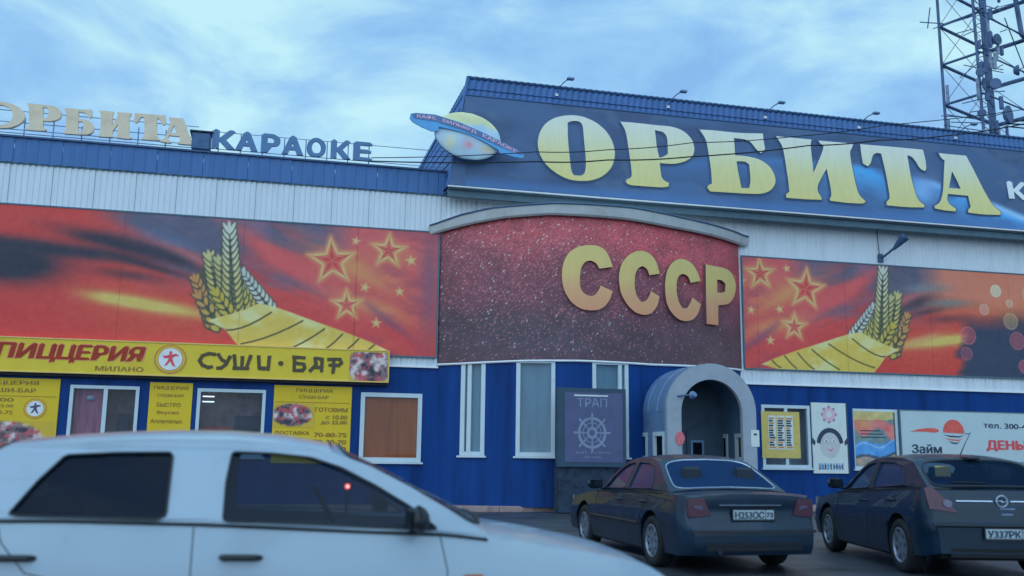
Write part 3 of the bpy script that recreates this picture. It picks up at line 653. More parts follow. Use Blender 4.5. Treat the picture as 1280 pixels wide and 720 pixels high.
def banner_art(mirror):
    def fn(X0, Z):
        X = X0 if not mirror else -1.5+(18.95-X0)*1.0
        img = np.ones(X.shape+(3,))*np.array((146, 52, 56.)); D = dp(Z)
        n1 = fbm(X*.35+Z*.4, Z*1.5+X*.3, 3); n2 = fbm(X*.8, Z*2.4+X*.5, 11); n3 = fbm(X*3, Z*5, 5)
        blend(img, (150, 78, 92), np.clip((X+1)*.4, 0, .9)*np.clip(1.2-D, 0, 1))
        blend(img, (142, 44, 48), np.clip(D*1.3-.45, 0, 1)*np.clip(1-(X+1)*.25, 0, 1))
        blend(img, (150, 72, 60), gblob(X, Z, -3.2, 5.0, 2.2, .9, -8)*.7)
        # darker violet-blue cloud along the top
        blend(img, (58, 74, 108), np.clip((.36-D+ (n1-.5)*.9+np.clip((X+4.5)*.08, -.25, .15))*4, 0, 1)*np.clip((X+5.2)*.8, 0, 1)*np.clip((2.0-X)*.9, 0, 1)*.95)
        blend(img, (98, 82, 118), np.clip((n2-.46)*4, 0, .8)*np.clip((.62-D)*4, 0, 1)*np.clip((X+4)*.8, 0, 1)*np.clip((1.2-X)*.9, 0, 1))
        blend(img, (158, 74, 84), gblob(X, Z, -.25, 6.75, 1.5, .22, -32)*.9); blend(img, (156, 72, 84), gblob(X, Z, .6, 6.2, 1.6, .33, -28)*.8)
        for cx, cz, rx, rz, an, s in ((-4.2, 6.75, 1.5, .2, -12, 1), (-3.1, 6.55, .9, .13, -20, .8), (-5.4, 6.5, 2., .17, -4, .95), (-3.6, 6.25, 1.3, .1, -14, .8), (-4.8, 6.9, .7, .12, -4, .6), (-4.0, 5.95, .9, .14, -5, .55), (-7.0, 6.6, 1.5, .2, -4, .9)):
            blend(img, (26, 34, 58), gblob(X, Z, cx, cz, rx, rz, an)*s*np.clip(.75+n3*.6, 0, 1))
        blend(img, (22, 32, 56), np.clip(gblob(X, Z, -6.9, 6.1, 1.15, .45)*1.5, 0, .97)); blend(img, (62, 84, 130), gblob(X, Z, -3.2, 7.0, .9, .2, -14)*.8)
        blend(img, (150, 100, 110), gblob(X, Z, -1.9, 6.3, 1.6, .12, -25)*.5)
        blend(img, (152, 154, 92), np.clip(gblob(X, Z, -3.7, 5.2, 1.9, .17, -7.5)*1.35, 0, .95)*np.clip((X+5.7)*.9, 0, 1))
        # comet tails, stars
        blend(img, (172, 122, 84), gblob(X, Z, 2.2, 6.4, 1.3, .34, -22)*.85); blend(img, (172, 128, 84), gblob(X, Z, 2.5, 5.4, 1.0, .24, -16)*.85); blend(img, (170, 110, 80), gblob(X, Z, 3.1, 6.9, .7, .4, -10)*.5)
        blend(img, (92, 64, 98), gblob(X, Z, 3.1, 4.9, 1.2, .13, -38)*.8); blend(img, (84, 70, 108), gblob(X, Z, 4.1, 6.2, .3, 1.6)*.7); blend(img, (110, 62, 88), np.clip((n2-.5)*3, 0, .5)*np.clip(X-2, 0, 1))
        blend(img, (150, 52, 60), gblob(X, Z, 3.5, 4.5, .8, .14, -30)*.8)
        for cx, cz, r_, ro in ((1.33, 6.65, .72, 96), (2.9, 7.05, .54, 88), (1.78, 5.42, .47, 93)): star_art(X, Z, img, cx, cz, r_, ro)
        for cx, cz, r_, ro in ((1.97, 7.27, .14, 80), (2.27, 5.95, .15, 75), (3.25, 5.88, .14, 95), (2.62, 4.95, .16, 90), (3.55, 6.8, .17, 100)): star_art(X, Z, img, cx, cz, r_, ro, False)
        wheat_art(X, Z, img)
        if mirror:
            blend(img, (176, 108, 70), gblob(X0, Z, 23.6, 6.6, 2.4, .7)*.7)
            blend(img, (164, 108, 96), np.clip((X0-20.2)*.8, 0, .85)*np.clip((.5-D)*4, 0, 1)); blend(img, (88, 106, 124), gblob(X0, Z, 20.6, 6.9, .9, .16, 5)*.8); blend(img, (80, 106, 120), gblob(X0, Z, 21.3, 6.45, .8, .12, 4)*.8)
            blend(img, (158, 130, 100), gblob(X0, Z, 20.3, 5.2, .7, .12, 18)*.8)
            blend(img, (30, 50, 82), np.clip((X0-21.6+(n1-.5)*1.3)*2.5, 0, 1)*np.clip((D-.42)*6, 0, 1)*np.clip((28-X0), 0, 1)*.95)
            for cx, cz, r_, c in ((22.0, 5.4, .3, (150, 72, 90)), (21.9, 4.8, .22, (120, 66, 92)), (23.2, 6.95, .2, (170, 190, 190)), (23.7, 6.55, .13, (160, 145, 140)), (22.7, 6.3, .18, (165, 130, 140)), (23.7, 5.95, .28, (130, 126, 108)), (24.6, 5.9, .34, (142, 152, 110)), (23.9, 5.3, .3, (140, 74, 96)), (24.1, 4.45, .22, (146, 72, 100)), (24.6, 6.9, .35, (165, 135, 120)), (25.3, 5.2, .4, (140, 74, 96)), (26, 6, .3, (150, 150, 110)), (24.6, 5.0, .12, (190, 170, 110)), (26.4, 4.8, .3, (146, 72, 100))):
                b_ = blob(X0, Z, cx, cz, r_*.9, r_*.9, 0, .6); blend(img, c, b_*.6); blend(img, tuple(min(255, v+22) for v in c), np.clip(1-np.abs(np.hypot(X0-cx, Z-cz)-r_*.92)/.04, 0, 1)*.6)
        img += (fbm(X*9, Z*9, 21)[..., None]-.5)*10; img *= np.where(np.abs((X0+1.1) % 3.1) < .03, .86, 1.)[..., None]
        return np.clip(img, 4, 250)
    return fn
def banner(name, label, X0, X1, z0, z1, art, nx, nz):
    t = thing(name, label, 'banner', ((X0+X1)/2, 26.95, z0))
    painted('printed_sheet', flat, X0, X1, z0, z1, nx, nz, art, .085, t)
    mb = MB(); fb(mb, flat, X0-.03, X1+.03, z1, z1+.04, .03, .1); fb(mb, flat, X0-.03, X1+.03, z0-.04, z0, .03, .1); fb(mb, flat, X1, X1+.04, z0, z1, .03, .1); fb(mb, flat, X0-.04, X0, z0, z1, .03, .1)
    mb.build('frame', M['soffit'], t); return t
banner('wall_banner', 'red banner with wheat sheaf above the yellow pizzeria sign', -10.2, 4.33, 4.06, 7.66, banner_art(False), 620, 165)
banner('wall_banner', 'red banner with wheat sheaf right of the curved bay, above the loan billboard', 13.95, 27.8, 4.07, 7.56, banner_art(True), 600, 165)
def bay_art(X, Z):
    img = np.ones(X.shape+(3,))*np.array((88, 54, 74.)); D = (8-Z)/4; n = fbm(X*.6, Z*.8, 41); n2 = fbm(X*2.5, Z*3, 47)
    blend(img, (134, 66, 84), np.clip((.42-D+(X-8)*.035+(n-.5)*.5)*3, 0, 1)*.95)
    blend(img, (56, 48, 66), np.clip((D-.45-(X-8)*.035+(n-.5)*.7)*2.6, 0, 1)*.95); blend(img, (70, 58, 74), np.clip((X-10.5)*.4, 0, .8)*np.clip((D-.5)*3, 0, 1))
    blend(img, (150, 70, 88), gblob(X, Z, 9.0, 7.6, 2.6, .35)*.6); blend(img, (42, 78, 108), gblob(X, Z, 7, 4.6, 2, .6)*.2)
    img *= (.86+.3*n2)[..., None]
    r_ = rng.random(X.shape); k = np.clip(1.3-D, .25, 1)*np.exp(-((X-7.2)/4.5)**2)
    blend(img, (176, 128, 146), (r_ < .085*k)*.6); blend(img, (150, 110, 135), (r_ > 1-.12*k)*.4); blend(img, (34, 34, 62), ((r_ > .45) & (r_ < .62))*.35)
    blend(img, (200, 190, 205), (r_ < .008*k)*1.)
    return np.clip(img, 4, 250)
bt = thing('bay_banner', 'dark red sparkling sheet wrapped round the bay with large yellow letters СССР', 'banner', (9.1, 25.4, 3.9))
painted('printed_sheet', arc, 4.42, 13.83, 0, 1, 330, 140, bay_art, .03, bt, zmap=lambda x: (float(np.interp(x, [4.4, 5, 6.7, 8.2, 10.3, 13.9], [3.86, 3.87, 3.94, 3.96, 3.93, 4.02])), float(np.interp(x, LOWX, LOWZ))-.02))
for k, nm in (('C1', 'letter_c'), ('C2', 'letter_c'), ('C3', 'letter_c'), ('P', 'letter_p')):
    g = BAY_GLYPHS[k]
    plate(nm, arc, [(x, z) for x, z in g[0]], g[1:], .03, .13, M['cccp'], bt, M['cccp_side'], grid=.16)

# ------------------------------------------------------------------ big roof sign
st = thing('roof_sign', 'long dark blue sign on the steep roof with huge cream letters ОРБИТА', 'sign', (15, 26.4, 8.95))
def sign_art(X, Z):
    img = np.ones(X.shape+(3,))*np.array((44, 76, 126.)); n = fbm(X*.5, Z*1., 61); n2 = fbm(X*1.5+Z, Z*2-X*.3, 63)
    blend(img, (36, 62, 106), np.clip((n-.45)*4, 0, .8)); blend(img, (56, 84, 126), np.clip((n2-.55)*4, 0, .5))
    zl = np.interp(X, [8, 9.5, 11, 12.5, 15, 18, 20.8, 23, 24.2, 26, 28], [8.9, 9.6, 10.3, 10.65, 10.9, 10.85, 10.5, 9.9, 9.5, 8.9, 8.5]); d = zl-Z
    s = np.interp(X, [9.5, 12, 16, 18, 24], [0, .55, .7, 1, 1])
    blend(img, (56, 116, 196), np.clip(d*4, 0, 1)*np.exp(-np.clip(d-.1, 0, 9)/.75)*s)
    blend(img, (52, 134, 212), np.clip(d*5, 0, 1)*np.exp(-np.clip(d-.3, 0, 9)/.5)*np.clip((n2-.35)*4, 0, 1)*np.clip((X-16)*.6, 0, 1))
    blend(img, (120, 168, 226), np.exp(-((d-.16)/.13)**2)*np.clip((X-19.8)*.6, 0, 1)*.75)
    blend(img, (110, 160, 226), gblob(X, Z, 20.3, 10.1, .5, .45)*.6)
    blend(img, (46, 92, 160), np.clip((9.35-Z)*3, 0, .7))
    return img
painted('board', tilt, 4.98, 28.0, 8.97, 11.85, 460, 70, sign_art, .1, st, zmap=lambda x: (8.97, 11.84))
V0 = [tilt(4.47, 8.97, .1), tilt(4.98, 8.97, .1), tilt(4.98, 11.84, .1)]
painted('board_end', lambda X, z, o: tilt(X+.5*(z-8.97)/2.87-.0, z, o), 4.5, 4.98, 8.97, 11.84, 12, 60, lambda X, Z: np.ones(X.shape+(3,))*np.array((44, 76, 126.))+(fbm(X*2, Z*2, 3)[..., None]-.5)*20, .097, st)
mb = MB()
for a, b in (((4.5, 8.97), (28, 8.97)), ((5.0, 11.86), (28, 11.86))):
    mb.tube([tilt(a[0], a[1], .07), tilt(b[0], b[1], .07)], .045, 4)
mb.build('frame', M['blue_roof_dark'], st)
def outline_of(P, k=.05):
    """outline grown outward by k"""
    n = len(P); out = []; ar = sum(P[i][0]*P[(i+1) % n][1]-P[(i+1) % n][0]*P[i][1] for i in range(n)); s = 1 if ar > 0 else -1
    for i in range(n):
        p0, p1, p2 = P[i-1], P[i], P[(i+1) % n]
        d1 = np.array(p1)-np.array(p0); d2 = np.array(p2)-np.array(p1); d1 = d1/(np.hypot(*d1)+1e-9); d2 = d2/(np.hypot(*d2)+1e-9)
        nn = np.array([d1[1]+d2[1], -d1[0]-d2[0]]); L = np.hypot(*nn); nn = nn/(L+1e-9)*min(k/max(.5, L/2), k*1.6)
        out.append((p1[0]+nn[0]*s, p1[1]+nn[1]*s))
    return out
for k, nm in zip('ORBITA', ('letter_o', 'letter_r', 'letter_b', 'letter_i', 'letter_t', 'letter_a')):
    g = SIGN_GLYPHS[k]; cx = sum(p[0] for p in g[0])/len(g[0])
    L_ = plate(nm, tilt, g[0], g[1:], .11, .15, M['letter_print'], st, M['letter_dark'], origin=tilt(cx, 10.5, .12))
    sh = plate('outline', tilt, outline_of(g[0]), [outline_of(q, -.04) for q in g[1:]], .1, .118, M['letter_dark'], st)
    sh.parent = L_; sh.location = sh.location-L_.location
x0, z0 = on_tilt(1262, 248, .15); x1, z1 = on_tilt(1283, 228, .15)
text('letter_k', 'К', tilt, x0, x1, z0, z1, .13, M['trim_white'], st, bold=.04)

# planet sign on the left end of the roof sign
pt = thing('planet_sign', 'ringed planet cut-out on the left end of the big roof sign', 'sign', (5, 26.1, 9.7))
PF = lambda X, z, o=0.: (X, 26.12-o, z)
def ell(cx, cz, a, b, ang, n=40, t0=0, t1=360):
    return [(cx+a*math.cos(R(t0+(t1-t0)*i/n))*math.cos(R(ang))-b*math.sin(R(t0+(t1-t0)*i/n))*math.sin(R(ang)), cz+a*math.cos(R(t0+(t1-t0)*i/n))*math.sin(R(ang))+b*math.sin(R(t0+(t1-t0)*i/n))*math.cos(R(ang))) for i in range(n)]
def globe_art(X, Z):
    img = np.ones(X.shape+(3,))*np.array((126, 172, 214.)); n = fbm(X*3, Z*3, 71)
    blend(img, (150, 178, 160), np.clip((Z-10.62+(n-.5)*.3)*7, 0, 1)); blend(img, (150, 178, 172), gblob(X, Z, 4.45, 10.15, .16, .2)); blend(img, (150, 140, 180), gblob(X, Z, 4.95, 10.13, .16, .14)); blend(img, (160, 170, 170), gblob(X, Z, 5.55, 10.02, .25, .1, -12)); blend(img, (180, 110, 130), gblob(X, Z, 5.02, 10.1, .06, .07)*.7)
    return img+(n[..., None]-.5)*24
gl = plate('globe', PF, ell(4.98, 10.4, .98, .7, -10), [], -.08, .0, M['letter_blue'], pt)
xs_ = np.linspace(-.96, .96, 60); mbv = []
def globe_sheet(u, v, o):
    a = u*math.sqrt(max(1-v*v, 0)); X = .975*a; Z = .695*v; c, s = math.cos(R(-10)), math.sin(R(-10))
    return (4.98+X*c-Z*s, 26.112-.1*math.sqrt(max(0, 1-a*a-v*v)), 10.4+X*s+Z*c)
V = []; XX = np.zeros((41, 61)); ZZ = np.zeros((41, 61))
for j in range(41):
    for i in range(61):
        p = globe_sheet(-1+2*i/60, -1+2*j/40, 0); V.append(p); XX[j, i] = p[0]; ZZ[j, i] = p[2]
F = [(j*61+i, j*61+i+1, (j+1)*61+i+1, (j+1)*61+i) for j in range(40) for i in range(60)]
go = mk('globe_face', V, F, M['print'], pt, smooth=True); ca = go.data.color_attributes.new('print', 'FLOAT_COLOR', 'POINT')
al = np.clip(lin(np.clip(globe_art(XX, ZZ), 4, 250))/LIGHT, .004, .88).reshape(-1, 3); ca.data.foreach_set('color', np.concatenate([al, np.ones((len(al), 1))], 1).ravel())
ring_up = [(3.29, 10.86), (3.45, 10.9), (4.0, 10.9), (4.7, 10.74), (5.4, 10.5), (6.0, 10.25), (6.45, 10.05), (6.62, 9.93), (6.6, 9.84), (6.5, 9.83)]
ring_lo = [(6.3, 9.86), (5.9, 9.93), (5.85, 10.02), (5.5, 10.2), (5.0, 10.4), (4.5, 10.5), (4.1, 10.55), (4.08, 10.42), (3.9, 10.4), (3.6, 10.5), (3.35, 10.62), (3.26, 10.72)]
M['ring_blue'] = mat('ring_blue', A(58, 130, 205), .4, var=.06); M['ring_band'] = mat('ring_band', A(56, 92, 150), .4)
rg = plate('ring', PF, ring_up+ring_lo, [], .1, .15, M['ring_blue'], pt)
band = [(3.3, 10.85), (3.45, 10.89), (4.0, 10.89), (4.7, 10.73), (5.4, 10.49), (6.0, 10.24), (6.45, 10.04), (6.58, 9.94), (6.5, 9.93), (5.95, 10.1), (5.35, 10.33), (4.7, 10.53), (4.0, 10.69), (3.4, 10.73)]
plate('ring_band', PF, band, [], .15, .158, M['ring_band'], pt)
M['pink_print'] = mat('pink_print', A(160, 140, 190), .5)
def PB(u, v, o):  # along the band
    X = 3.4+3.1*u; zc = float(np.interp(X, [3.4, 4.0, 4.7, 5.4, 6.0, 6.5], [10.81, 10.79, 10.63, 10.41, 10.17, 9.96])); return (X, 26.12-o, zc+(v-.5)*.15)
for s_, a_, b_ in (('КАФЕ', .02, .2), ('БИЛЬЯРД', .26, .58), ('КАРАОКЕ', .64, .97)): text('ring_lettering', s_, PB, a_, b_, .12, .88, .166, M['pink_print'], pt, bold=.03)
MB().tube([(4.9, 26.15, 10.1), (4.9, 26.5, 10.1)], .04).build('bracket', M['steel_dark'], pt)

# ------------------------------------------------------------------ letters standing on the parapet
def norm_glyph(g):
    xs = [p[0] for p in g[0]]; zs = [p[1] for p in g[0]]; a, b, c, d = min(xs), max(xs), min(zs), max(zs)
    return [[((p[0]-a)/(b-a), (p[1]-c)/(d-c)) for p in pl] for pl in g]
lt = thing('rooftop_sign', 'pale gold letters ОРБИТА standing on rails along the left parapet', 'sign', (-5.3, 27, 9.55))
SF = lambda X, z, o=0.: (X, 27.05-o, z)
spans = {'O': (-8.15, -6.95), 'R': (-6.93, -6.05), 'B': (-6.0, -5.2), 'I': (-5.12, -4.22), 'T': (-4.2, -3.38), 'A': (-3.48, -2.55)}
zb = {'O': 9.74, 'R': 9.76, 'B': 9.74, 'I': 9.74, 'T': 9.76, 'A': 9.72}
for k, nm in zip('ORBITA', ('letter_o', 'letter_r', 'letter_b', 'letter_i', 'letter_t', 'letter_a')):
    g = norm_glyph(SIGN_GLYPHS[k]); a, b = spans[k]; h = .74
    if k == 'O': g = [[(.5+.5*math.cos(R(a_)), .5+.5*math.sin(R(a_))) for a_ in range(0, 360, 12)], [(.5+.26*math.cos(R(a_)), .5+.38*math.sin(R(a_))) for a_ in range(0, 360, 15)]]
    plate(nm, SF, [(a+(b-a)*u, zb[k]+h*v) for u, v in g[0]], [[(a+(b-a)*u, zb[k]+h*v) for u, v in q] for q in g[1:]], -.06, .06, M['gold'], lt)
for z in (9.68, 9.78, 9.98, 10.3): MB().tube([(-8.6, 27.13, z), (-2.5, 27.13, z)], .012, 5).build('rail', M['steel'], lt)
x = -8.4
while x < -2.5: MB().tube([(x, 27.13, 9.53), (x, 27.13, 9.9+.4*random.random())], .018, 5).build('post', M['steel'], lt); x += .72
kt = thing('karaoke_sign', 'blue letters КАРАОКЕ standing on the parapet beside the steep roof', 'sign', (0.1, 27, 9.55))
xs = [(266, 294), (295, 322), (327, 350), (353, 379), (384, 407), (414, 438), (442, 465)]; ys = [(160, 184), (164, 187), (167, 189), (170, 192), (172, 195), (175, 198), (178, 201)]
for (a, b), (yt, yb), ch, nm in zip(xs, ys, 'КАРАОКЕ', ('letter_k', 'letter_a', 'letter_r', 'letter_a', 'letter_o', 'letter_k', 'letter_e')):
    X0, zt = at(a, yt, 27.0); X1, zz = at(b, yb, 27.0)
    text(nm, ch, SF, X0, X1, 9.68, 10.24, .06, M['letter_blue'], kt, bold=.045, depth=.1)
for z in (9.62, 9.7, 10.2): MB().tube([(-2.2, 27.13, z), (4.6, 27.13, z)], .011, 5).build('rail', M['steel'], kt)
x = -1.95
while x < 2.5: MB().tube([(x, 27.13, 9.53), (x, 27.13, 10.2)], .016, 5).build('post', M['steel'], kt); x += .6
mt_ = thing('metal_box', 'dark metal box on the parapet between the gold and the blue letters', 'box', (-2.4, 27, 9.55))
MB().bbox(-2.66, -2.16, 26.95, 27.4, 9.6, 10.1, .03).build('cabinet', M['steel_dark'], mt_); MB().box(-2.72, -2.1, 26.92, 27.45, 10.1, 10.14).build('lid', M['plinth'], mt_)
mb = MB(); [mb.box(x_, x_+.05, 27, 27.05, 9.54, 9.6) for x_ in (-2.62, -2.25)]; mb.build('foot', M['steel_dark'], mt_)

# ------------------------------------------------------------------ yellow fascia sign
def onp(off):
    Y = 27-off; return lambda x, y: at(x, y, Y)
yt = thing('pizzeria_sign', 'long yellow fascia sign reading ПИЦЦЕРИЯ and СУШИ-БАР', 'sign', (-3, 26.8, 3.3))
p_ = onp(.27)
mb = MB(); fb(mb, flat, -9.5, 2.985, 3.3, 4.14, .05, .25); mb.build('box', M['yellow_board'], yt)
mb = MB(); fb(mb, flat, -9.5, 3.0, 4.14, 4.17, .04, .27); fb(mb, flat, -9.5, 3.0, 3.27, 3.3, .04, .27); fb(mb, flat, 2.985, 3.01, 3.3, 4.14, .04, .27); mb.build('rim', M['yellow_edge'], yt)
mb = MB(); fb(mb, flat, -9.5, 3.0, 3.2, 3.265, .02, .2); mb.build('soffit', M['black'], yt)
def ftext(par, name, body, a, b, o, mt, **kw):
    X0, zt = at(a[0], a[1], 27-o); X1, zl = at(b[0], b[1], 27-o)
    X0b, zl0 = at(a[0], b[1], 27-o)
    return text(name, body, flat, X0, X1, zl, zt, o, mt, par, **kw)
def ftextz(par, name, body, x0, x1, z0, z1, o, mt, **kw):
    """x in photo pixels on the facade, z in metres"""
    X0 = at(x0, 480, 27-o)[0]; X1 = at(x1, 480, 27-o)[0]; return text(name, body, flat, X0, X1, z0, z1, o, mt, par, **kw)
text('lettering_edge', 'ПИЦЦЕРИЯ', flat, -7.04, -3.36, 3.52, 4.045, .254, M['red_edge'], yt, bold=.062, shear=.15)
text('lettering', 'ПИЦЦЕРИЯ', flat, -7.0, -3.4, 3.55, 4.02, .262, M['red_print'], yt, bold=.04, shear=.15)
text('small_lettering', 'МИЛАНО', flat, -4.6, -3.42, 3.36, 3.49, .256, M['brown_print'], yt, bold=.02)
def disc(name, f, cx, cz, a, b, o0, o1, mt, par, n=24): return plate(name, f, ell(cx, cz, a, b, 0, n), [], o0, o1, mt, par)
M['badge_brown'] = mat('badge_brown', A(132, 108, 58), .5); M['badge_white'] = mat('badge_white', A(150, 178, 205), .5)
def emblem(par, cx, cz, r_, o, fig):
    disc('emblem_ring', flat, cx, cz, r_*1.38, r_*1.3, o, o+.004, M['badge_brown'], par); disc('emblem_ring', flat, cx, cz, r_*1.22, r_*1.15, o+.004, o+.008, M['yellow_board'], par)
    disc('emblem_ring', flat, cx, cz, r_*1.08, r_*1.05, o+.008, o+.012, M['badge_brown'], par); disc('emblem_disc', flat, cx, cz, r_, r_*.97, o+.012, o+.016, M['badge_white'], par)
    S = [(0, .75), (.13, .62), (.08, .42), (.45, .5), (.72, .3), (.4, .28), (.16, .1), (.3, -.3), (.5, -.7), (.2, -.55), (0, -.2), (-.25, -.55), (-.5, -.62), (-.25, -.2), (-.14, .1), (-.5, .05), (-.68, .3), (-.4, .28), (-.1, .42), (-.13, .62)]
    plate('emblem_figure', flat, [(cx+u*r_, cz+v*r_) for u, v in S][::-1], [], o+.016, o+.02, fig, par)
M['red_figure'] = mat('red_figure', A(150, 60, 80), .5); M['navy_figure'] = mat('navy_figure', A(48, 56, 100), .5)
ex, ez = at(213, 449, 26.74); emblem(yt, ex, ez, .3, .254, M['red_figure'])
# sushi-style lettering drawn as strokes
def strokes(name, S, x0, z0, w, h, o, t, mt, par):
    mb = MB()
    for pl in S:
        for a, b in zip(pl, pl[1:]):
            ax, az, bx, bz = x0+a[0]*w, z0+a[1]*h, x0+b[0]*w, z0+b[1]*h; d = np.array([bx-ax, bz-az]); L = np.hypot(*d)+1e-9; n_ = np.array([-d[1], d[0]])/L*t/2; e_ = d/L*t*.25
            P = [(ax-e_[0]+n_[0], az-e_[1]+n_[1]), (bx+e_[0]+n_[0]*.85, bz+e_[1]+n_[1]*.85), (bx+e_[0]-n_[0]*.85, bz+e_[1]-n_[1]*.85), (ax-e_[0]-n_[0], az-e_[1]-n_[1])]
            mb.add([flat(p[0], p[1], o) for p in P]+[flat(p[0], p[1], o-.006) for p in P], [(0, 3, 2, 1), (0, 1, 5, 4), (1, 2, 6, 5), (2, 3, 7, 6), (3, 0, 4, 7)]); o += .0006
    return mb.build(name, mt, par)
gx = lambda px: at(px, 455, 26.74)[0]
z0_, h_ = 3.53, .38
for nm, a, b, S in (('letter_s', 249, 268, [[(1, .95), (.6, 1), (.2, .85), (0, .5), (.2, .18), (.6, .02), (.85, .08)]]),
                    ('letter_u', 270, 287, [[(.1, .98), (.4, .6)], [(1, .85), (.75, .3), (.4, .02), (.1, 0)], [(.4, .6), (.72, .45)]]),
                    ('letter_sh', 291, 314, [[(.05, .95), (.15, .1)], [(.5, .85), (.5, .15)], [(.95, .95), (.75, .1)], [(.05, .04), (.85, .04)]]),
                    ('letter_i', 322, 337, [[(.05, .95), (.15, .1), (.6, .05)], [(.95, .95), (.9, 0)], [(.15, .1), (.9, .12)]]),
                    ('letter_b', 366, 382, [[(0, .98), (.9, .95)], [(.12, .95), (.12, .02)], [(.12, .55), (.85, .5), (.95, .25), (.8, .05), (.1, .02)]]),
                    ('letter_a', 387, 405, [[(.05, .02), (.45, .5), (.35, .95), (.9, .9)], [(.85, .95), (.85, .02)], [(.35, .3), (.8, .3)]]),
                    ('letter_r', 410, 427, [[(0, .9), (.85, .95), (1, .7), (.8, .5), (.1, .5)], [(.4, .9), (.4, .65)], [(.45, .45), (.38, -.05)]])):
    strokes(nm, S, gx(a), z0_-.012*(a-249)/180, gx(b)-gx(a), h_, .262, .1, M['black_print'], yt)
disc('dot', flat, gx(351), 3.71, .07, .07, .25, .262, M['black_print'], yt, 12)
def food_art(seed, bg, cx, cz, rx, rz):
    def fn(X, Z):
        img = np.ones(X.shape+(3,))*np.array(bg, float); n = fbm(X*6, Z*6, seed, 4); n2 = fbm(X*9, Z*9, seed+5, 3)
        c = np.ones(X.shape+(3,))*np.array((96, 92, 110.)); blend(c, (150, 160, 185), np.clip((n-.5)*7, 0, 1)); blend(c, (34, 40, 62), np.clip((.46-n)*7, 0, 1)); blend(c, (132, 60, 78), np.clip((n2-.55)*7, 0, .9))
        k = blob(X, Z, cx, cz, rx*(1), rz, 0, .2); k = np.clip(k*1.4-(n2 < .4)*.4, 0, 1)[..., None]
        return img*(1-k)+c*k
    return fn
X0, X1 = gx(437), 2.97
painted('food_picture', flat, X0, X1, 3.31, 4.1, 40, 36, food_art(5, (140, 138, 66), (X0+X1)/2+.05, 3.72, .62, .5), .256, yt)

# ------------------------------------------------------------------ yellow posters
def poster(label, X0, X1, z0, z1, o=.04):
    t = thing('yellow_poster', label, 'poster', ((X0+X1)/2, 26.97, z0), 'yellow pizzeria posters under the fascia sign')
    mb = MB(); fb(mb, flat, X0, X1, z0, z1, .004, o); mb.build('sheet', M['yellow_poster'], t); return t
BP = M['brown_print']
p1 = poster('yellow poster at the far left with a round emblem and a plate of sushi', -7.6, -5.44, 1.1, 3.13)
text('heading', 'ПИЦЦЕРИЯ', flat, -7.25, -5.95+.0, 2.94, 3.06, .046, BP, p1, bold=.02); text('heading', 'СУШИ-БАР', flat, -7.2, -6.0, 2.76, 2.87, .046, BP, p1, bold=.02)
for i, (s, zz) in enumerate((('10.00', 2.52), ('ДО 22.00', 2.36), ('70-80-75', 2.2))): text('print_line', s, flat, -7.2, -6.5, zz, zz+.1, .046, BP, p1, bold=.015)
fb(MB(), flat, -7.5, -5.5, 2.66, 2.675, .04, .045).build('rule', BP, p1)
emblem(p1, -5.98, 2.36, .2, .044, M['navy_figure'])
painted('food_picture', flat, -7.5, -5.5, 1.25, 2.05, 60, 34, food_art(15, (142, 138, 44), -6.7, 1.6, .95, .42), .046, p1)
p2 = poster('narrow yellow poster between the two left windows', -3.25, -2.17, 1.1, 3.12)
text('heading', 'ПИЦЦЕРИЯ', flat, -3.15, -2.28, 2.92, 3.03, .046, BP, p2, bold=.02); text('heading', 'СУШИ-БАР', flat, -3.05, -2.38, 2.74, 2.82, .046, BP, p2, bold=.02)
for s, zz, a, b in (('БЫСТРО', 2.48, -3.05, -2.45), ('Вкусно', 2.27, -3.03, -2.48), ('Аппетитно', 2.05, -3.18, -2.38)): text('print_line', s, flat, a, b, zz, zz+.11, .046, BP, p2, bold=.02)
painted('food_picture', flat, -3.2, -2.2, 1.2, 1.8, 40, 26, food_art(25, (142, 138, 44), -2.6, 1.45, .5, .3), .046, p2)
p3 = poster('yellow poster with a pizza picture and phone numbers left of the orange window', -.06, 2.03, 1.05, 3.14)
text('heading', 'ПИЦЦЕРИЯ', flat, .52, 1.5, 2.95, 3.06, .046, BP, p3, bold=.02); text('heading', 'СУШИ-БАР', flat, .6, 1.4, 2.79, 2.88, .046, BP, p3, bold=.02)
fb(MB(), flat, -.02, 1.98, 2.68, 2.695, .04, .045).build('rule', BP, p3)
painted('food_picture', flat, -.04, 1.05, 2.0, 2.66, 50, 34, food_art(35, (142, 138, 44), .45, 2.34, .52, .3), .046, p3)
for s, a, b, zz in (('ГОТОВИМ', 1.05, 1.93, 2.44), ('с 10.00', 1.35, 1.93, 2.24), ('до 22.00', 1.22, 1.93, 2.09), ('ДОСТАВКА', 0.0, .93, 1.79), ('70-80-75', 1.05, 1.93, 1.76), ('70-30-70', 1.05, 1.93, 1.57), ('70-40-70', 1.05, 1.93, 1.38)):
    text('print_line', s, flat, a, b, zz, zz+.12, .046, BP, p3, bold=.03)

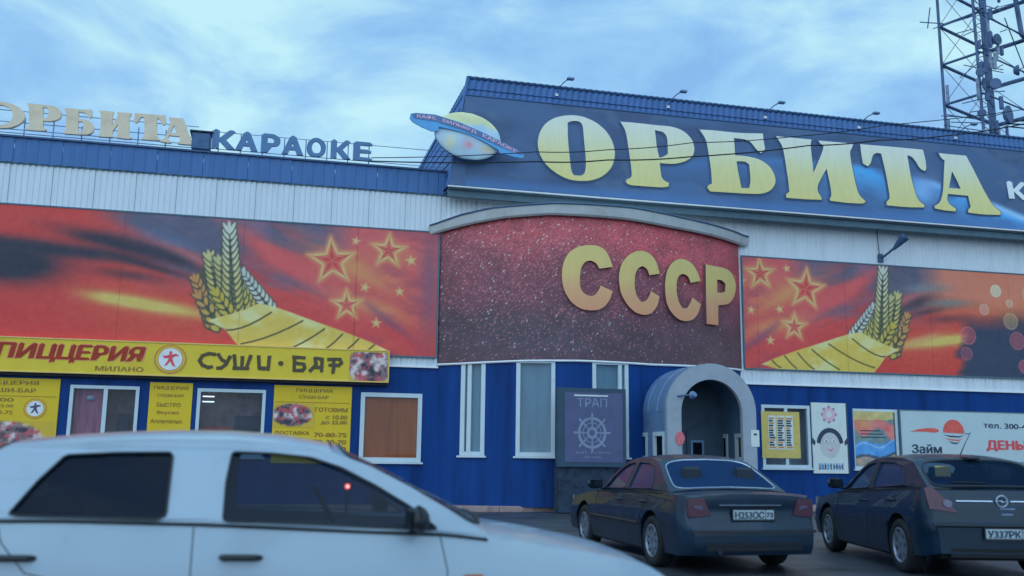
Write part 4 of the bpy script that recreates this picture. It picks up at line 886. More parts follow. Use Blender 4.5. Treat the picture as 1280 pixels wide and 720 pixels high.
# ------------------------------------------------------------------ light box with the ship's wheel
bx = thing('notice_board', 'dark framed notice board with a pale ship wheel in front of the bay', 'notice board', (8, 24.6, -.12))
BF = lambda X, z, o=0.: (X, 24.6-o, z)
(xa, za), (xb, zc) = at(697, 484, 24.6), at(783, 584, 24.6)
mb = MB(); fb(mb, BF, xa, xb, zc, za, -.2, 0); mb.build('case', M['board_frame'], bx)
mb = MB(); fb(mb, BF, xa+.2, xb-.1, zc+.12, za-.12, 0.002, .012); mb.build('sheet', M['navy_board'], bx)
mb = MB(); fb(mb, BF, xa+.06, xb-.02, -.13, zc-.02, -.5, -.1); mb.build('plinth', M['plinth'], bx)
cx, cz = at(740, 541, 24.6)
def ringmesh(cx, cz, r0, r1, o, name='wheel_ring', n=32):
    mb = MB()
    for i in range(n): a = 2*math.pi*i/n; mb.V += [BF(cx+r0*math.cos(a), cz+r0*math.sin(a)*1.05, o), BF(cx+r1*math.cos(a), cz+r1*math.sin(a)*1.05, o)]
    for i in range(n): a = 2*i; b = 2*((i+1) % n); mb.F.append((a, b, b+1, a+1))
    return mb.build(name, M['faint_print'], bx)
ringmesh(cx, cz, .33, .4, .016); ringmesh(cx, cz, .08, .15, .016); ringmesh(cx, cz, .24, .26, .016)
mb = MB()
for i in range(8):
    a = math.pi*i/4; c, s = math.cos(a), math.sin(a); L = .52
    P = [(cx+c*.1-s*.015, cz+s*.1+c*.015), (cx+c*.1+s*.015, cz+s*.1-c*.015), (cx+c*L+s*.028, cz+s*L-c*.028), (cx+c*L-s*.028, cz+s*L+c*.028)]
    mb.add([BF(*p, .019+.0005*i) for p in P], [(0, 1, 2, 3)])
mb.build('wheel_spokes', M['faint_print'], bx)
text('lettering', 'ТРАП', BF, cx-.42, cx+.42, za-.5, za-.27, .018, M['faint_print'], bx, bold=.01)
fb(MB(), BF, cx-.5, cx+.45, za-.22, za-.18, .012, .018).build('rule', M['paper'], bx)
text('print_line', 'КАФЕ   БАНКЕТЫ', BF, cx-.45, cx+.5, zc+.34, zc+.4, .018, M['faint_print'], bx); text('print_line', 'ВЕЧЕРА', BF, cx-.2, cx+.25, zc+.22, zc+.28, .018, M['faint_print'], bx)

# ------------------------------------------------------------------ arched entrance tunnel
en = thing('entrance_tunnel', 'silver blue barrel shaped entrance tunnel with an arched front', 'porch', (11.27, 23.7, -.15))
CX, RO, RI, SZ = 11.27, 1.26, .88, 2.54; Y0, Y1 = 23.75, 26.9
def side(sgn, X):
    return lambda y, z, o=0.: (X+sgn*o, y, z)
wins = [(23.98, 24.66, 1.3, 1.95), (25.2, 25.88, 1.3, 1.95)]
fwall(side(-1, CX-RO), Y0, 27.0, -.17, SZ, wins, th=.1).build('side_wall', M['canopy_metal'], en)
fwall(side(1, CX+RO), Y0, 27.0, -.17, SZ, wins, th=.1).build('side_wall', M['canopy_metal'], en)
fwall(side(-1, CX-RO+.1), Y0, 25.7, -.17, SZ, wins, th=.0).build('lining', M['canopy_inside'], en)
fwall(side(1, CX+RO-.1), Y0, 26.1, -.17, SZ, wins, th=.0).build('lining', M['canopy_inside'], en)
for sgn, X in ((-1, CX-RO), (1, CX+RO)):
    for (a, b, c, d) in wins:
        f_ = side(sgn, X); mb = MB()
        for q in ((a-.05, a+.06, c-.05, d+.05), (b-.06, b+.05, c-.05, d+.05), (a+.06, b-.06, c-.05, c+.06), (a+.06, b-.06, d-.06, d+.05)): fb(mb, f_, *q, -.125, .025)
        w = mb.build('window', M['frame_white'], en); fb(MB(), f_, a+.06, b-.06, c+.06, d-.06, -.06, -.045).build('pane', M['mirror_glass'], w)
mb = MB(); n = 36
for j, y in enumerate((Y0, 24.4, 25.05, 25.7, 26.35, 27.0)):
    for i in range(n+1):
        a = math.pi*i/n; rr = RO+(.012 if j % 2 else 0); mb.V.append((CX-rr*math.cos(a), y, SZ+rr*math.sin(a)))
for j in range(5):
    for i in range(n): a = j*(n+1)+i; mb.F.append((a, a+n+1, a+n+2, a+1))
mb.build('vault', M['canopy_metal'], en)
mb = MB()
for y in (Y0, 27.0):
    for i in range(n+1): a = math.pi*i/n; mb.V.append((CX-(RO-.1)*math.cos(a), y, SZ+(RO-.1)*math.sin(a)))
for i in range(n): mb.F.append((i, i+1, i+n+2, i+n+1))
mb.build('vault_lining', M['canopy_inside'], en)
for y in (24.4, 25.05, 25.7, 26.35):
    MB().tube([(CX-(RO+.012)*math.cos(math.pi*i/n), y, SZ+(RO+.012)*math.sin(math.pi*i/n)) for i in range(n+1)], .012, 4).build('seam', M['steel'], en)
outer = [(CX-RO-.02, -.17)]+[(CX-(RO+.02)*math.cos(math.pi*i/32), SZ+(RO+.02)*math.sin(math.pi*i/32)) for i in range(33)]+[(CX+RO+.02, -.17), (CX+RI, -.17)]+[(CX+RI*math.cos(math.pi*i/32), SZ-.03+RI*math.sin(math.pi*i/32)) for i in range(33)]+[(CX-RI, -.17)]
M['partition'] = mat('partition', A(36, 62, 92), .6, var=.2, scale=2)
QF = lambda X, z, o=0.: (X, 25.42-o, z)
pw = plate('partition', QF, [(CX-RO+.1, -.1)]+[(CX+RO-.1, -.1)]+[(CX+(RO-.1)*math.cos(math.pi*i/24), SZ+(RO-.1)*math.sin(math.pi*i/24)) for i in range(25)], [], -.05, 0, M['partition'], en)
for s_ in (-1, 1):
    mb = MB(); fb(mb, QF, CX-.62 if s_ < 0 else CX+.01, CX-.01 if s_ < 0 else CX+.62, -.09, 2.1, .003, .045); d = mb.build('door', M['partition'], en)
    c_ = CX+s_*.32; mb = MB()
    for q in ((c_-.2, c_-.14, 1.2, 1.82), (c_+.14, c_+.2, 1.2, 1.82), (c_-.14, c_+.14, 1.2, 1.27), (c_-.14, c_+.14, 1.75, 1.82)): fb(mb, QF, *q, .045, .065)
    mb.build('frame', M['canopy_metal'], d); fb(MB(), QF, c_-.14, c_+.14, 1.27, 1.75, .045, .05).build('pane', M['mirror_glass'], d)
    MB().tube([(CX+s_*.07, 25.33, .85), (CX+s_*.07, 25.33, 1.15)], .018, 6).build('handle', M['steel'], d)
MB().box(CX-RO-.1, CX+RO+.1, 23.55, 25.4, -.16, -.06).build('threshold', M['pavement'], en)
TF = lambda X, z, o=0.: (X, Y0-o, z)
plate('arch_front', TF, outer[::-1], [], -.08, .06, M['canopy_front'], en)
rs = thing('red_notice', 'small round red notice stuck on the left pier of the arched entrance', 'sign', (*[at(850, 548, 23.68)[0]], 23.68, at(850, 548, 23.68)[1]))
nx_, nz_ = at(850, 548, 23.68); NF = lambda X, z, o=0.: (X, 23.685-o, z)
M['notice_red'] = mat('notice_red', A(136, 84, 106), .6, var=.35, scale=14); disc('disc', NF, nx_, nz_, .13, .18, 0, .012, M['notice_red'], rs, 18); 
gs = thing('paper_notice', 'small grey paper notice on the right pier of the arched entrance', 'notice', (at(944, 548, 23.68)[0], 23.68, 1.6))
nx_, nz_ = at(944, 548, 23.68); mb = MB(); fb(mb, NF, nx_-.12, nx_+.12, nz_-.22, nz_+.22, 0, .01); mb.build('sheet', M['paper'], gs)
fb(MB(), NF, nx_-.04, nx_+.05, nz_+.08, nz_+.13, .01, .014).build('print_line', M['ink'], gs)
al = thing('arch_lamp', 'small lamp on an arm at the left shoulder of the arched entrance', 'lamp', (at(860, 494, 23.6)[0], 23.6, at(860, 494, 23.6)[1]))
nx_, nz_ = at(866, 494, 23.5); MB().tube([(nx_-.35, 23.68, nz_-.02), (nx_-.1, 23.5, nz_)], .025).build('arm', M['steel_dark'], al); MB().lathe([(.001, -.12), (.05, -.12), (.1, .02), (.11, .04), (.001, .03)], (nx_, 23.46, nz_), 'y', 12).build('lamp_head', M['steel'], al)

# ------------------------------------------------------------------ posters and the billboard right of the entrance
M['yellow_faded'] = mat('yellow_faded', A(138, 144, 92), .5, var=.1, scale=5)
tp = thing('price_poster', 'yellow edged poster with columns of dark text in the window beside the arch', 'poster', (15.2, 26.97, 1.5))
X0, z1 = at(951, 514, 26.96); X1, z0 = at(1001, 573, 26.96)
mb = MB(); fb(mb, flat, X0, X1, z0, z1, .035, .05); mb.build('sheet', M['yellow_faded'], tp)
ax, az = X0+.22, z0+.26; bw = (X1-.2-ax)
for c in range(3):
    cxx = ax+bw*c/3; fb(MB(), flat, cxx+.01, cxx+bw/3-.03, az, z1-.12, .05, .054).build('column', M['paper'], tp)
    for r_ in range(13):
        zz = az+.04+(z1-.2-az)*r_/13; mb = MB(); w_ = bw/3*(.5+.35*random.random()); fb(mb, flat, cxx+.03, cxx+.03+w_*.9, zz, zz+.05, .054, .057); mb.build('print_line', M['ink'] if random.random() < .75 else M['badge_brown'], tp)
fp = thing('face_poster', 'tall white poster with a smiling dark haired face between two windows', 'poster', (16.9, 26.95, .9))
X0, z1 = at(1014, 503, 26.93); X1, z0 = at(1061, 592, 26.93)
mb = MB(); fb(mb, flat, X0, X1, z0, z1, .02, .06); mb.build('board', M['paper'], fp)
mb = MB(); fb(mb, flat, X1, X1+.07, z0, z1, .0, .05); mb.build('edge_strip', M['board_frame'], fp)
fx, fz = (X0+X1)/2, at(1038, 552, 26.93)[1]; 
M['face_print'] = mat('face_print', A(128, 152, 178), .5); M['rose_print'] = mat('rose_print', A(150, 140, 172), .5, var=.15, scale=8)
disc('face', flat, fx, fz-.08, .36, .42, .06, .064, M['face_print'], fp)
hair = [(fx+.46*math.cos(R(a)), fz-.08+.5*math.sin(R(a))) for a in range(5, 176, 10)]+[(fx+.34*math.cos(R(a)), fz-.14+.42*math.sin(R(a))) for a in range(170, 0, -10)]
plate('hair', flat, hair, [], .064, .068, M['ink'], fp)
for s in (-1, 1):
    disc('eye', flat, fx+s*.13, fz+.02, .075, .05, .064, .067, M['badge_white'], fp, 14); disc('pupil', flat, fx+s*.13, fz+.015, .028, .03, .067, .07, M['ink'], fp, 10)
    plate('bow', flat, [(fx+s*.5, fz-.0), (fx+s*.6, fz+.12), (fx+s*.62, fz-.05), (fx+s*.52, fz-.12)][::s], [], .06, .066, M['ink'], fp)
plate('mouth', flat, [(fx-.14, fz-.2), (fx, fz-.26), (fx+.14, fz-.2), (fx, fz-.3)][::-1], [], .064, .068, M['red_figure'], fp)
disc('rosette', flat, fx, z1-.36, .24, .24, .06, .064, M['rose_print'], fp); disc('rosette_centre', flat, fx, z1-.36, .1, .1, .064, .068, M['paper'], fp)
for i in range(8): disc('dot', flat, fx+.24*math.cos(i*.785), z1-.36+.24*math.sin(i*.785), .04, .04, .064, .067, M['faint_print'], fp, 8)
for i in range(9): mb = MB(); fb(mb, flat, fx-.42+.1*i, fx-.37+.1*i, fz-.86, fz-.66, .06, .064); mb.build('tassel', M['ring_blue'] if i % 2 else M['faint_print'], fp)
text('lettering', 'ДЕТЯМ', flat, fx-.4, fx+.4, z0+.12, z0+.26, .064, M['faint_print'], fp, bold=.02)
cp = thing('colour_poster', 'striped yellow red and blue landscape poster in the window left of the billboard', 'poster', (18.2, 26.97, 1.1))
def land_art(X, Z):
    img = np.ones(X.shape+(3,))*np.array((78, 112, 130.)); t = (2.9-Z)/1.7; w_ = .04*np.sin((X-17.6)*5)+.05*(X-18)
    n = fbm(X*5, Z*7, 91)
    blend(img, (136, 146, 112), ((t+w_*.3) < .2)*1.); blend(img, (152, 96, 108), ((t-w_ > .2) & (t-w_*3.2 < .38))*1.); blend(img, (166, 120, 88), gblob(X, Z, 17.95, 2.45, .3, .16)*.9)
    blend(img, (58, 124, 202), ((t+w_ > .62) & (t+w_ < .88))*1.); blend(img, (120, 160, 210), ((t+w_*1.5 > .66) & (t+w_*1.5 < .69))*.6); blend(img, (50, 74, 100), ((t+w_ > .85) & (t+w_ < .9))*1.); blend(img, (140, 120, 120), (t+w_ > .9)*n)
    return img+(n[..., None]-.5)*36
X0 = at(1067, 515, 26.96)[0]; X1 = at(1116, 515, 26.96)[0]
painted('printed_sheet', flat, X0, X1, 1.15, 2.84, 60, 60, land_art, .05, cp)
mb = MB(); fb(mb, flat, X0, X1, 1.15, 2.84, .034, .045); mb.build('board', M['paper'], cp)
for i in range(3): fb(MB(), flat, X0+.2, X0+.9+.1*i, 2.22-.1*i, 2.25-.1*i, .05, .055).build('print_line', M['ink'], cp)
bb = thing('loan_billboard', 'wide white billboard reading Займ with a red sun emblem behind the dark hatchback', 'billboard', (22, 26.95, .6))
X0, z1 = at(1125, 513, 26.9); 
mb = MB(); fb(mb, flat, X0, 26.9, .95, z1, .03, .1); mb.build('board', M['billboard_white'], bb)
mb = MB(); fb(mb, flat, X0-.03, 26.93, z1, z1+.03, .02, .11); fb(mb, flat, X0-.04, X0, .95, z1, .02, .11); mb.build('frame', M['soffit'], bb)
def bpx(x, y): return at(x, y, 26.89)
M['sun_red'] = mat('sun_red', A(160, 72, 74), .5, var=.2, scale=6); M['bill_red'] = mat('bill_red', A(140, 62, 78), .5)
P = [bpx(1120+x/7.2, 510+y/7.2) for x, y in ((128, 212), (200, 190), (290, 180), (350, 182), (385, 195), (385, 212), (350, 222), (270, 214), (190, 212))]; plate('emblem_stroke', flat, P[::-1], [], .1, .106, M['sun_red'], bb)
sx, sz = bpx(1120+520/7.2, 510+220/7.2); sr = .39
plate('emblem_sun', flat, [(sx+sr*math.cos(R(a)), sz+.02+sr*math.sin(R(a))) for a in range(-8, 189, 8)], [], .1, .106, M['sun_red'], bb)
for i, (dz, ww) in enumerate(((-.1, .4), (-.21, .34), (-.31, .2))):
    pts = [(sx-ww, sz+dz+.03), (sx-ww*.4, sz+dz), (sx+ww*.5, sz+dz-.02), (sx+ww, sz+dz+.02), (sx+ww*.5, sz+dz-.06), (sx-ww*.4, sz+dz-.045)]
    plate('emblem_wave', flat, pts[::-1], [], .1, .106, M['ink'] if i != 1 else M['sun_red'], bb)
fb(MB(), flat, sx+.42, sx+.62, sz-.05, sz-.025, .1, .105).build('emblem_wave', M['ink'], bb)
(a, b), (c, d) = bpx(1139.5, 556), bpx(1178, 567); text('lettering', 'Займ', flat, a, c, d, b+.03, .106, M['ink'], bb, bold=.03)
(a, b), (c, d) = bpx(1229, 528), bpx(1280, 536); text('phone_line', 'тел. 300-4', flat, a, c+.1, d, b, .106, M['ink'], bb, bold=.02, tiltz=-.03)
(a, b), (c, d) = bpx(1232.5, 550), bpx(1279, 565); text('lettering', 'ДЕНЬГИ', flat, a, a+(c-a)*1.5, d, b, .106, M['bill_red'], bb, bold=.05)
(a, b), (c, d) = bpx(1238, 577), bpx(1279, 586); text('small_lettering', 'ПОД ЗОЛОТО', flat, a, a+(c-a)*1.9, d, b+.01, .106, M['faint_print'], bb, bold=.02)
(a, b), (c, d) = bpx(1198, 573), bpx(1216, 580); text('small_lettering', '100', flat, a, c, d, b, .106, M['ink'], bb, bold=.02)
mb = MB(); fb(mb, flat, at(1268, 600, 26.88)[0], 26.9, .96, 1.1, .1, .106); mb.build('yellow_strip', M['yellow_poster'], bb)

# ------------------------------------------------------------------ floodlights
def flood(x, label, n=0):
    t = thing('ridge_floodlight', label, 'floodlight', (x, 26.6, 12.4), 'floodlights reaching out from the roof ridge')
    z0 = 12.42-.1*(x-5.1)/23.2
    MB().box(x-.31, x-.23, 26.72, 26.8, z0-.26, z0-.17).build('bracket', M['trim_white'], t)
    MB().tube([(x-.27, 26.74, z0-.2), (x-.25, 26.6, z0-.05), (x-.15, 26.4, z0+.06), (x-.05, 26.2, z0+.11)], .016, 5).build('arm', M['steel_dark'], t)
    MB().bbox(x-.13, x+.1, 26.08, 26.2, z0+.05, z0+.13, .025).build('lamp_head', M['steel'], t)
for x, l in ((8.1, 'floodlight on the roof ridge above the first big letter'), (11.75, 'floodlight on the roof ridge above the second big letter'), (15.1, 'floodlight on the roof ridge above the fourth big letter'), (18.5, 'floodlight on the roof ridge above the fifth big letter'), (22.2, 'floodlight on the roof ridge above the last big letter')): flood(x, l)
t = thing('wall_floodlight', 'dark floodlight on a bracket above the wheat of the right banner', 'floodlight', (18.95, 26.9, 7.8))
MB().bbox(18.82, 18.98, 26.88, 26.97, 7.68, 7.95, .02).build('wall_plate', M['steel_dark'], t)
MB().tube([(18.9, 26.9, 7.8), (19.0, 26.6, 7.95), (19.1, 26.35, 8.12)], .035).build('arm', M['steel_dark'], t)
MB().tube([(18.86, 26.93, 7.9), (18.8, 26.92, 8.75)], .012, 5).build('cable', M['black'], t)
mb = MB(); mb.tube([(19.02, 26.42, 8.0), (19.1, 26.3, 8.14), (19.22, 26.12, 8.34), (19.25, 26.08, 8.38)], [.04, .09, .15, .15], 12); mb.build('lamp_head', M['steel_dark'], t)

# ------------------------------------------------------------------ overhead cables
def cable(label, pts, r_=.014):
    mb = MB(); P = []
    pts = [Vector(p) for p in pts]
    for i in range(len(pts)-1):
        for k in range(6): t_ = k/6; p = pts[i].lerp(pts[i+1], t_); p.z -= .04*math.sin(math.pi*t_); P.append(p)
    P.append(pts[-1]); o = mb.tube(P, r_, 5).build('overhead_cable', M['black']); return tag(o, label, 'cable', 'cables crossing in front of the roof sign')
cable('upper thin cable crossing the top half of the big letters', [(2.3, 26.9, 9.75), (6.58, 24.5, 9.56), (8.68, 24.5, 9.81), (11.23, 24.5, 10.25), (14.4, 24.5, 10.72), (17.71, 24.6, 11.44), (22.7, 24.5, 12.41), (32, 24.5, 14.2)])
cable('lower thicker cable crossing the middle of the big letters', [(2.3, 26.9, 9.65), (6.59, 24.5, 9.28), (8.67, 24.5, 9.51), (11.22, 24.5, 9.83), (14.95, 24.5, 10.5), (17.4, 24.5, 10.9), (19.66, 24.5, 11.24), (22.65, 24.5, 11.92), (32, 24.5, 13.6)], .02)

# ------------------------------------------------------------------ lattice mast
mast = thing('lattice_mast', 'tall lattice radio mast with dishes and cross beams behind the roof at the right', 'mast', (48, 55, 0))
TY = 55.; xc = 47.7; hw = 3.35; hd = 2.6
L_ = (44.35, TY); R_ = (51.2, TY); Nn = (45.4, TY-hd); Ff = (50.75, TY+hd); NX = -2.0
def legz(p, name, rr, top=42, lean=0.): return MB().tube([(p[0], p[1], 0), (p[0]+lean, p[1], top)], rr, 8).build(name, M['mast'], mast)
legz(L_, 'leg', .1); legz(Nn, 'leg', .1, lean=-.4); legz(Ff, 'leg', .26, lean=-.4)
MB().tube([(52.6, TY, 0), (52.3, TY, 30.9), (51.3, TY, 32), (50.7, TY, 38), (50.4, TY, 42)], .17, 8).build('leg', M['mast'], mast)
def beam(a, b, z0, z1, rr): MB().tube([(a[0], a[1], z0), (b[0], b[1], z1)], rr, 6).build('beam', M['mast'], mast)
for z in (17.2, 20.1, 23.0, 25.9, 28.85, 31.75, 34.7, 37.6):
    beam(L_, Nn, z, z, .09); beam(L_, Ff, z, z, .11); beam(Ff, (51.9, TY), z, z, .15); beam(Nn, (51.9, TY), z, z+.05, .06)
    k = z+2.9
    for a, b, c, d in ((L_, Nn, z, k), (L_, Ff, k, z), (Ff, (51.6, TY), k, z), (Nn, (51.6, TY), z, k)):
        MB().tube([(a[0], a[1], c), (b[0], b[1], d)], .025, 4).build('brace', M['mast'], mast)
mb = MB()
for i in range(46): z = 14+.6*i; mb.tube([(45.15, TY-hd, z), (45.75, TY-hd, z+.25)], .03, 4); mb.tube([(45.75, TY-hd, z+.25), (45.15, TY-hd, z+.6)], .03, 4)
mb.tube([(45.8, TY-hd, 0), (45.65, TY-hd, 42)], .05, 6); mb.build('ladder', M['mast'], mast)
def dish(x, z, r_, yaw, deep=.25, mt='mast'):
    mb = MB(); mb.lathe([(.001, 0), (r_*.6, -.03), (r_, -deep), (r_*1.02, -deep), (r_*.98, -deep-.12), (.001, -deep-.12)], (0, 0, 0), 'y', 18)
    c, s = math.cos(yaw), math.sin(yaw); x += NX; V = [(x+v[0]*c-v[1]*s, TY-hd-.35+v[0]*s+v[1]*c, z+v[2]) for v in mb.V]; mk('dish', V, mb.F, M[mt], mast)
dish(48.6, 24.3, .62, .5); dish(48.0, 26.4, .38, -.5); dish(46.9, 27.1, .3, -.5, mt='mast'); dish(49.6, 27.6, .36, .9); dish(46.8, 24.2, .28, -.6, mt='mast'); dish(48.2, 29.6, .4, .3)
def panel_ant(x, y, z, h, w=.16, mt='mast_light'):
    x += NX*(y < TY-1)
    MB().bbox(x-w/2, x+w/2, y-.1, y+.06, z, z+h, .02).build('panel_antenna', M[mt], mast)
for x, y, z, h in ((47.9, TY-hd-.3, 30.2, 1.3), (46.8, TY-hd-.2, 25.3, 1.5), (47.9, TY-hd-.3, 27.6, 1.2), (47.2, TY-hd-.3, 32.8, 1.5), (44.5, TY-.2, 25.9, 1.4), (44.4, TY-.2, 23.6, 1.2), (47.0, TY-hd-.3, 21.6, 1.6), (48.1, TY-hd-.3, 22, 1.5), (51.9, TY-.2, 27.6, 1.9), (47.6, TY-hd-.3, 34.5, 1.4)): panel_ant(x, y, z, h)
for i in range(44):
    z = random.uniform(20, 37); x = 47.7+random.uniform(-.7, 1.1); panel_ant(x, TY-hd-.25-random.random()*.3, z, random.uniform(.4, 1.3), random.uniform(.12, .3), random.choice(('mast', 'mast_light', 'mast')))
for i in range(30):
    z = random.uniform(20, 37); a = random.choice((-1, 1)); x = 45.6 if a < 0 else 47.6; MB().tube([(x, TY-hd*.8, z), (x+random.uniform(-2.6, 1.6), TY-1, z+random.uniform(-.9, .9))], .035, 4).build('antenna_rod', M['mast'], mast)
for x0, z0, x1, z1 in ((47.4, 31.5, 50.9, 29.2), (48, 27.7, 51.5, 29.6), (45.2, 26.4, 48.0, 25.9), (44.5, 25.2, 48, 24.9), (49.6, 25.6, 53, 26.4), (46, 32.2, 49.4, 33.4), (42.8, 31.9, 44.4, 31.8), (43.4, 31.5, 43.4, 32.9)):
    MB().tube([(x0, TY-hd-.2 if x0 > 45 else TY, z0), (x1, TY-.4, z1)], .04, 5).build('antenna_rod', M['mast'], mast)
for i in range(3): 
    zz = 17.5+.5*i; MB().tube([(47, TY-hd, 24.1-.2*i), (50, TY-hd-1, 24.0-.35*i), (56, TY-3, 24.6-.2*i)], .05, 5).build('cable', M['black'], mast)
# ------------------------------------------------------------------ cars
def lp(pts, x): return float(np.interp(x, [p[0] for p in pts], [p[1] for p in pts]))
def car(name, label, cat, loc, rz, P):
    root = thing(name, label, cat, loc); root.rotation_euler = (0, 0, rz)
    L, W = P['L'], P['W']; x0, x1 = -L/2, L/2; ax = P['axles']; rw = P['rw']; ra = rw+.055
    paint, glass = P['paint'], P['glass']; P['glasses'] = [chaikin(g, 2, .06) for g in P['glasses']]
    xe = .42
    def rampw(x): return max(0., (abs(x)-(L/2-xe))/xe)
    def hwx(x): return W/2*(1-.13*rampw(x)**2.6)*(1-.012*abs(x)/(L/2))
    def shoulder(x): return lp(P['shoulder'], x)
    def centre(x): return lp(P['centre'], x)
    def sill(x):
        z = lp(P['sill'], x)
        for a in ax:
            d = abs(x-a)
            if d < ra: z = max(z, rw+math.sqrt(ra*ra-d*d)*1.02)
        return z
    rp = P['rear_prof']; fp = P['front_prof']
    def endx(sgn, y, z):
        pr = lp(rp if sgn < 0 else fp, z); hw = hwx(sgn*L/2)
        return sgn*(L/2-pr+.045*(1-min(1, (y/hw)**2)))
    sx = [x0]
    xs = set(np.linspace(x0, x1, 61)) | {x0+.03, x0+.08, x1-.03, x1-.08}
    for a in ax:
        for k in range(15): xs.add(a+ra*math.cos(math.pi*k/14)*.9999)
        xs |= {a-ra-.002, a+ra+.002}
    xs = sorted(xs); NS = 12
    TY_ = [1, .97, .9, .78, .6, .4, .2, 0]
    def side_pt(x, t, s):
        zl, zt = sill(x), shoulder(x); z = zl+(zt-zl)*t; zz = (z-.2)/(shoulder(x)-.2)
        w = hwx(x)*(1-.05*(1-zz)**2-.10*max(0, zz-.55)**1.6*2.2+(.012 if .45 < zz < .5 else 0))
        return w, z
    def deform(x, y, z):
        k = rampw(x)**2; sgn = -1 if x < 0 else 1
        pr = lp(rp if sgn < 0 else fp, z); return (x-sgn*pr*k, y, z)
    # side skins, one continuous body shell
    V = []; F = []; rows = NS+1
    for s in (1, -1):
        b0 = len(V)
        for x in xs:
            for k in range(rows):
                w, z = side_pt(x, k/NS, s); V.append(deform(x, s*w, z))
        for i in range(len(xs)-1):
            for k in range(NS):
                a = b0+i*rows+k; q = (a, a+rows, a+rows+1, a+1); F.append(q if s < 0 else q[::-1])
    # arch lips and inner edge
    for s in (1, -1):
        for x_a, x_b in zip(xs, xs[1:]):
            wa, za = side_pt(x_a, 0, s); wb, zb_ = side_pt(x_b, 0, s); n = len(V)
            V += [deform(x_a, s*wa, za), deform(x_b, s*wb, zb_), deform(x_b, s*(wb-.16), zb_+.01), deform(x_a, s*(wa-.16), za+.01)]; F.append((n, n+1, n+2, n+3) if s < 0 else (n+3, n+2, n+1, n))
    # hood and deck
    def top_pt(x, u, s):
        w, z = side_pt(x, 1, s); zc = centre(x); return (x, s*w*u, z+(zc-z)*(1-u**2.4))
    for lo, hi in P['tops']:
        tx = [x for x in xs if lo <= x <= hi]; tx = sorted(set(tx) | {lo, hi}); us = TY_+[-u for u in TY_[::-1][1:]]
        b0 = len(V); m_ = len(us)
        for x in tx:
            for u in us: V.append(deform(*top_pt(x, abs(u), 1 if u >= 0 else -1)))
        for i in range(len(tx)-1):
            for k in range(m_-1): a = b0+i*m_+k; F.append((a, a+1, a+m_+1, a+m_))
    # end faces
    for sgn, X in ((-1, x0), (1, x1)):
        b0 = len(V); us = TY_+[-u for u in TY_[::-1][1:]]; m_ = len(us)
        zs_ = [side_pt(X, k/NS, 1) for k in range(rows)]
        for w, z in zs_:
            for u in us:
                top = z >= zs_[-1][1]-1e-6; zz = z+((centre(X)-z)*(1-abs(u)**2.4) if top else 0); V.append((endx(sgn, w*u*.999 if abs(u) < 1 else w*u, z) if True else 0, w*u, zz))
        for k in range(rows-1):
            for i in range(m_-1): a = b0+k*m_+i; q = (a, a+1, a+m_+1, a+m_); F.append(q if sgn < 0 else q[::-1])
        # strip joining top edge is shared by position with hood/deck
        b1 = len(V)
    body = mk('body', V, F, M[paint], root, smooth=True, local=True)
    try: body.data.set_sharp_from_angle(angle=R(38))
    except Exception: pass
    # greenhouse
    rail = P['rail']; iA, iC = P['iA'], P['iC']  # rail: cowl ... A-top (iA) ... C-top (iC) ... deck
    zB = lambda x: shoulder(x)-.01
    def gw(x, z):
        w, zt = side_pt(min(max(x, x0+.05), x1-.05), 1, 1); h = max(0, z-zt); t_ = P.get('tumble', .42); taper = 1-.05*max(0, (abs(x-P['cab_mid'])-.4))**1.5
        return (w-.012-h*t_-h*h*.1)*taper
    def railz(x): return lp(sorted(rail), x)
    outline = [p for p in rail]+[(rail[-1][0], zB(rail[-1][0]))]+[(x, zB(x)) for x in np.linspace(rail[-1][0], rail[0][0], 12)[1:-1]]+[(rail[0][0], zB(rail[0][0]))]
    for s in (1, -1):
        polys = [[Vector((p[0], p[1], 0)) for p in pl] for pl in [outline]+P['glasses']]
        tr = tessellate_polygon(polys); pts = [p for pl in polys for p in pl]; n = len(pts)
        V = [(p.x, s*gw(p.x, p.y), p.y) for p in pts]+[(p.x, s*(gw(p.x, p.y)-.05), p.y) for p in pts]; F = [tuple(t) for t in tr]+[tuple(i+n for i in t)[::-1] for t in tr]; k = 0
        for pl in polys:
            for i in range(len(pl)): a, b = k+i, k+(i+1) % len(pl); F.append((a, b, b+n, a+n))
            k += len(pl)
        mk('side_pillars', V, F, M[paint], root, local=True)
        for gi, pl in enumerate(P['glasses']):
            pp = [Vector((p[0], p[1], 0)) for p in pl]; tr = tessellate_polygon([pp]); V = [(p.x, s*(gw(p.x, p.y)-.018), p.y) for p in pp]; g = mk('side_window', V, [tuple(t) if s*((pp[t[1]]-pp[t[0]]).cross(pp[t[2]]-pp[t[0]])).z < 0 else tuple(t)[::-1] for t in tr], M[P.get('glass2', glass) if gi else glass], root, local=True)
            # rubber seal round the opening
            mb = MB(); q = [(p[0], s*(gw(p[0], p[1])+.002), p[1]) for p in pl]; mb.tube(q+[q[0]], .007, 5, cap=False); mb.build('seal', M['dark_plastic'], g, local=True)
    # roof
    rr = rail[iA:iC+1]; V = []; F = []; us = [1, .97, .88, .7, .45, .2, 0, -.2, -.45, -.7, -.88, -.97, -1]; m_ = len(us); xr = np.linspace(rr[0][0], rr[-1][0], 22)
    for x in xr:
        z = railz(x); w = gw(x, z)
        for u in us: V.append((x, w*u, z+P['crown']*(1-abs(u)**2.6)))
    for i in range(len(xr)-1):
        for k in range(m_-1): a = i*m_+k; F.append((a, a+m_, a+m_+1, a+1))
    mk('roof', V, F, M[paint], root, smooth=True, local=True)
    mk('roof_lining', [(v[0], v[1]*.98, v[2]-.035) for v in V], F, M['dark_plastic'], root, local=True)
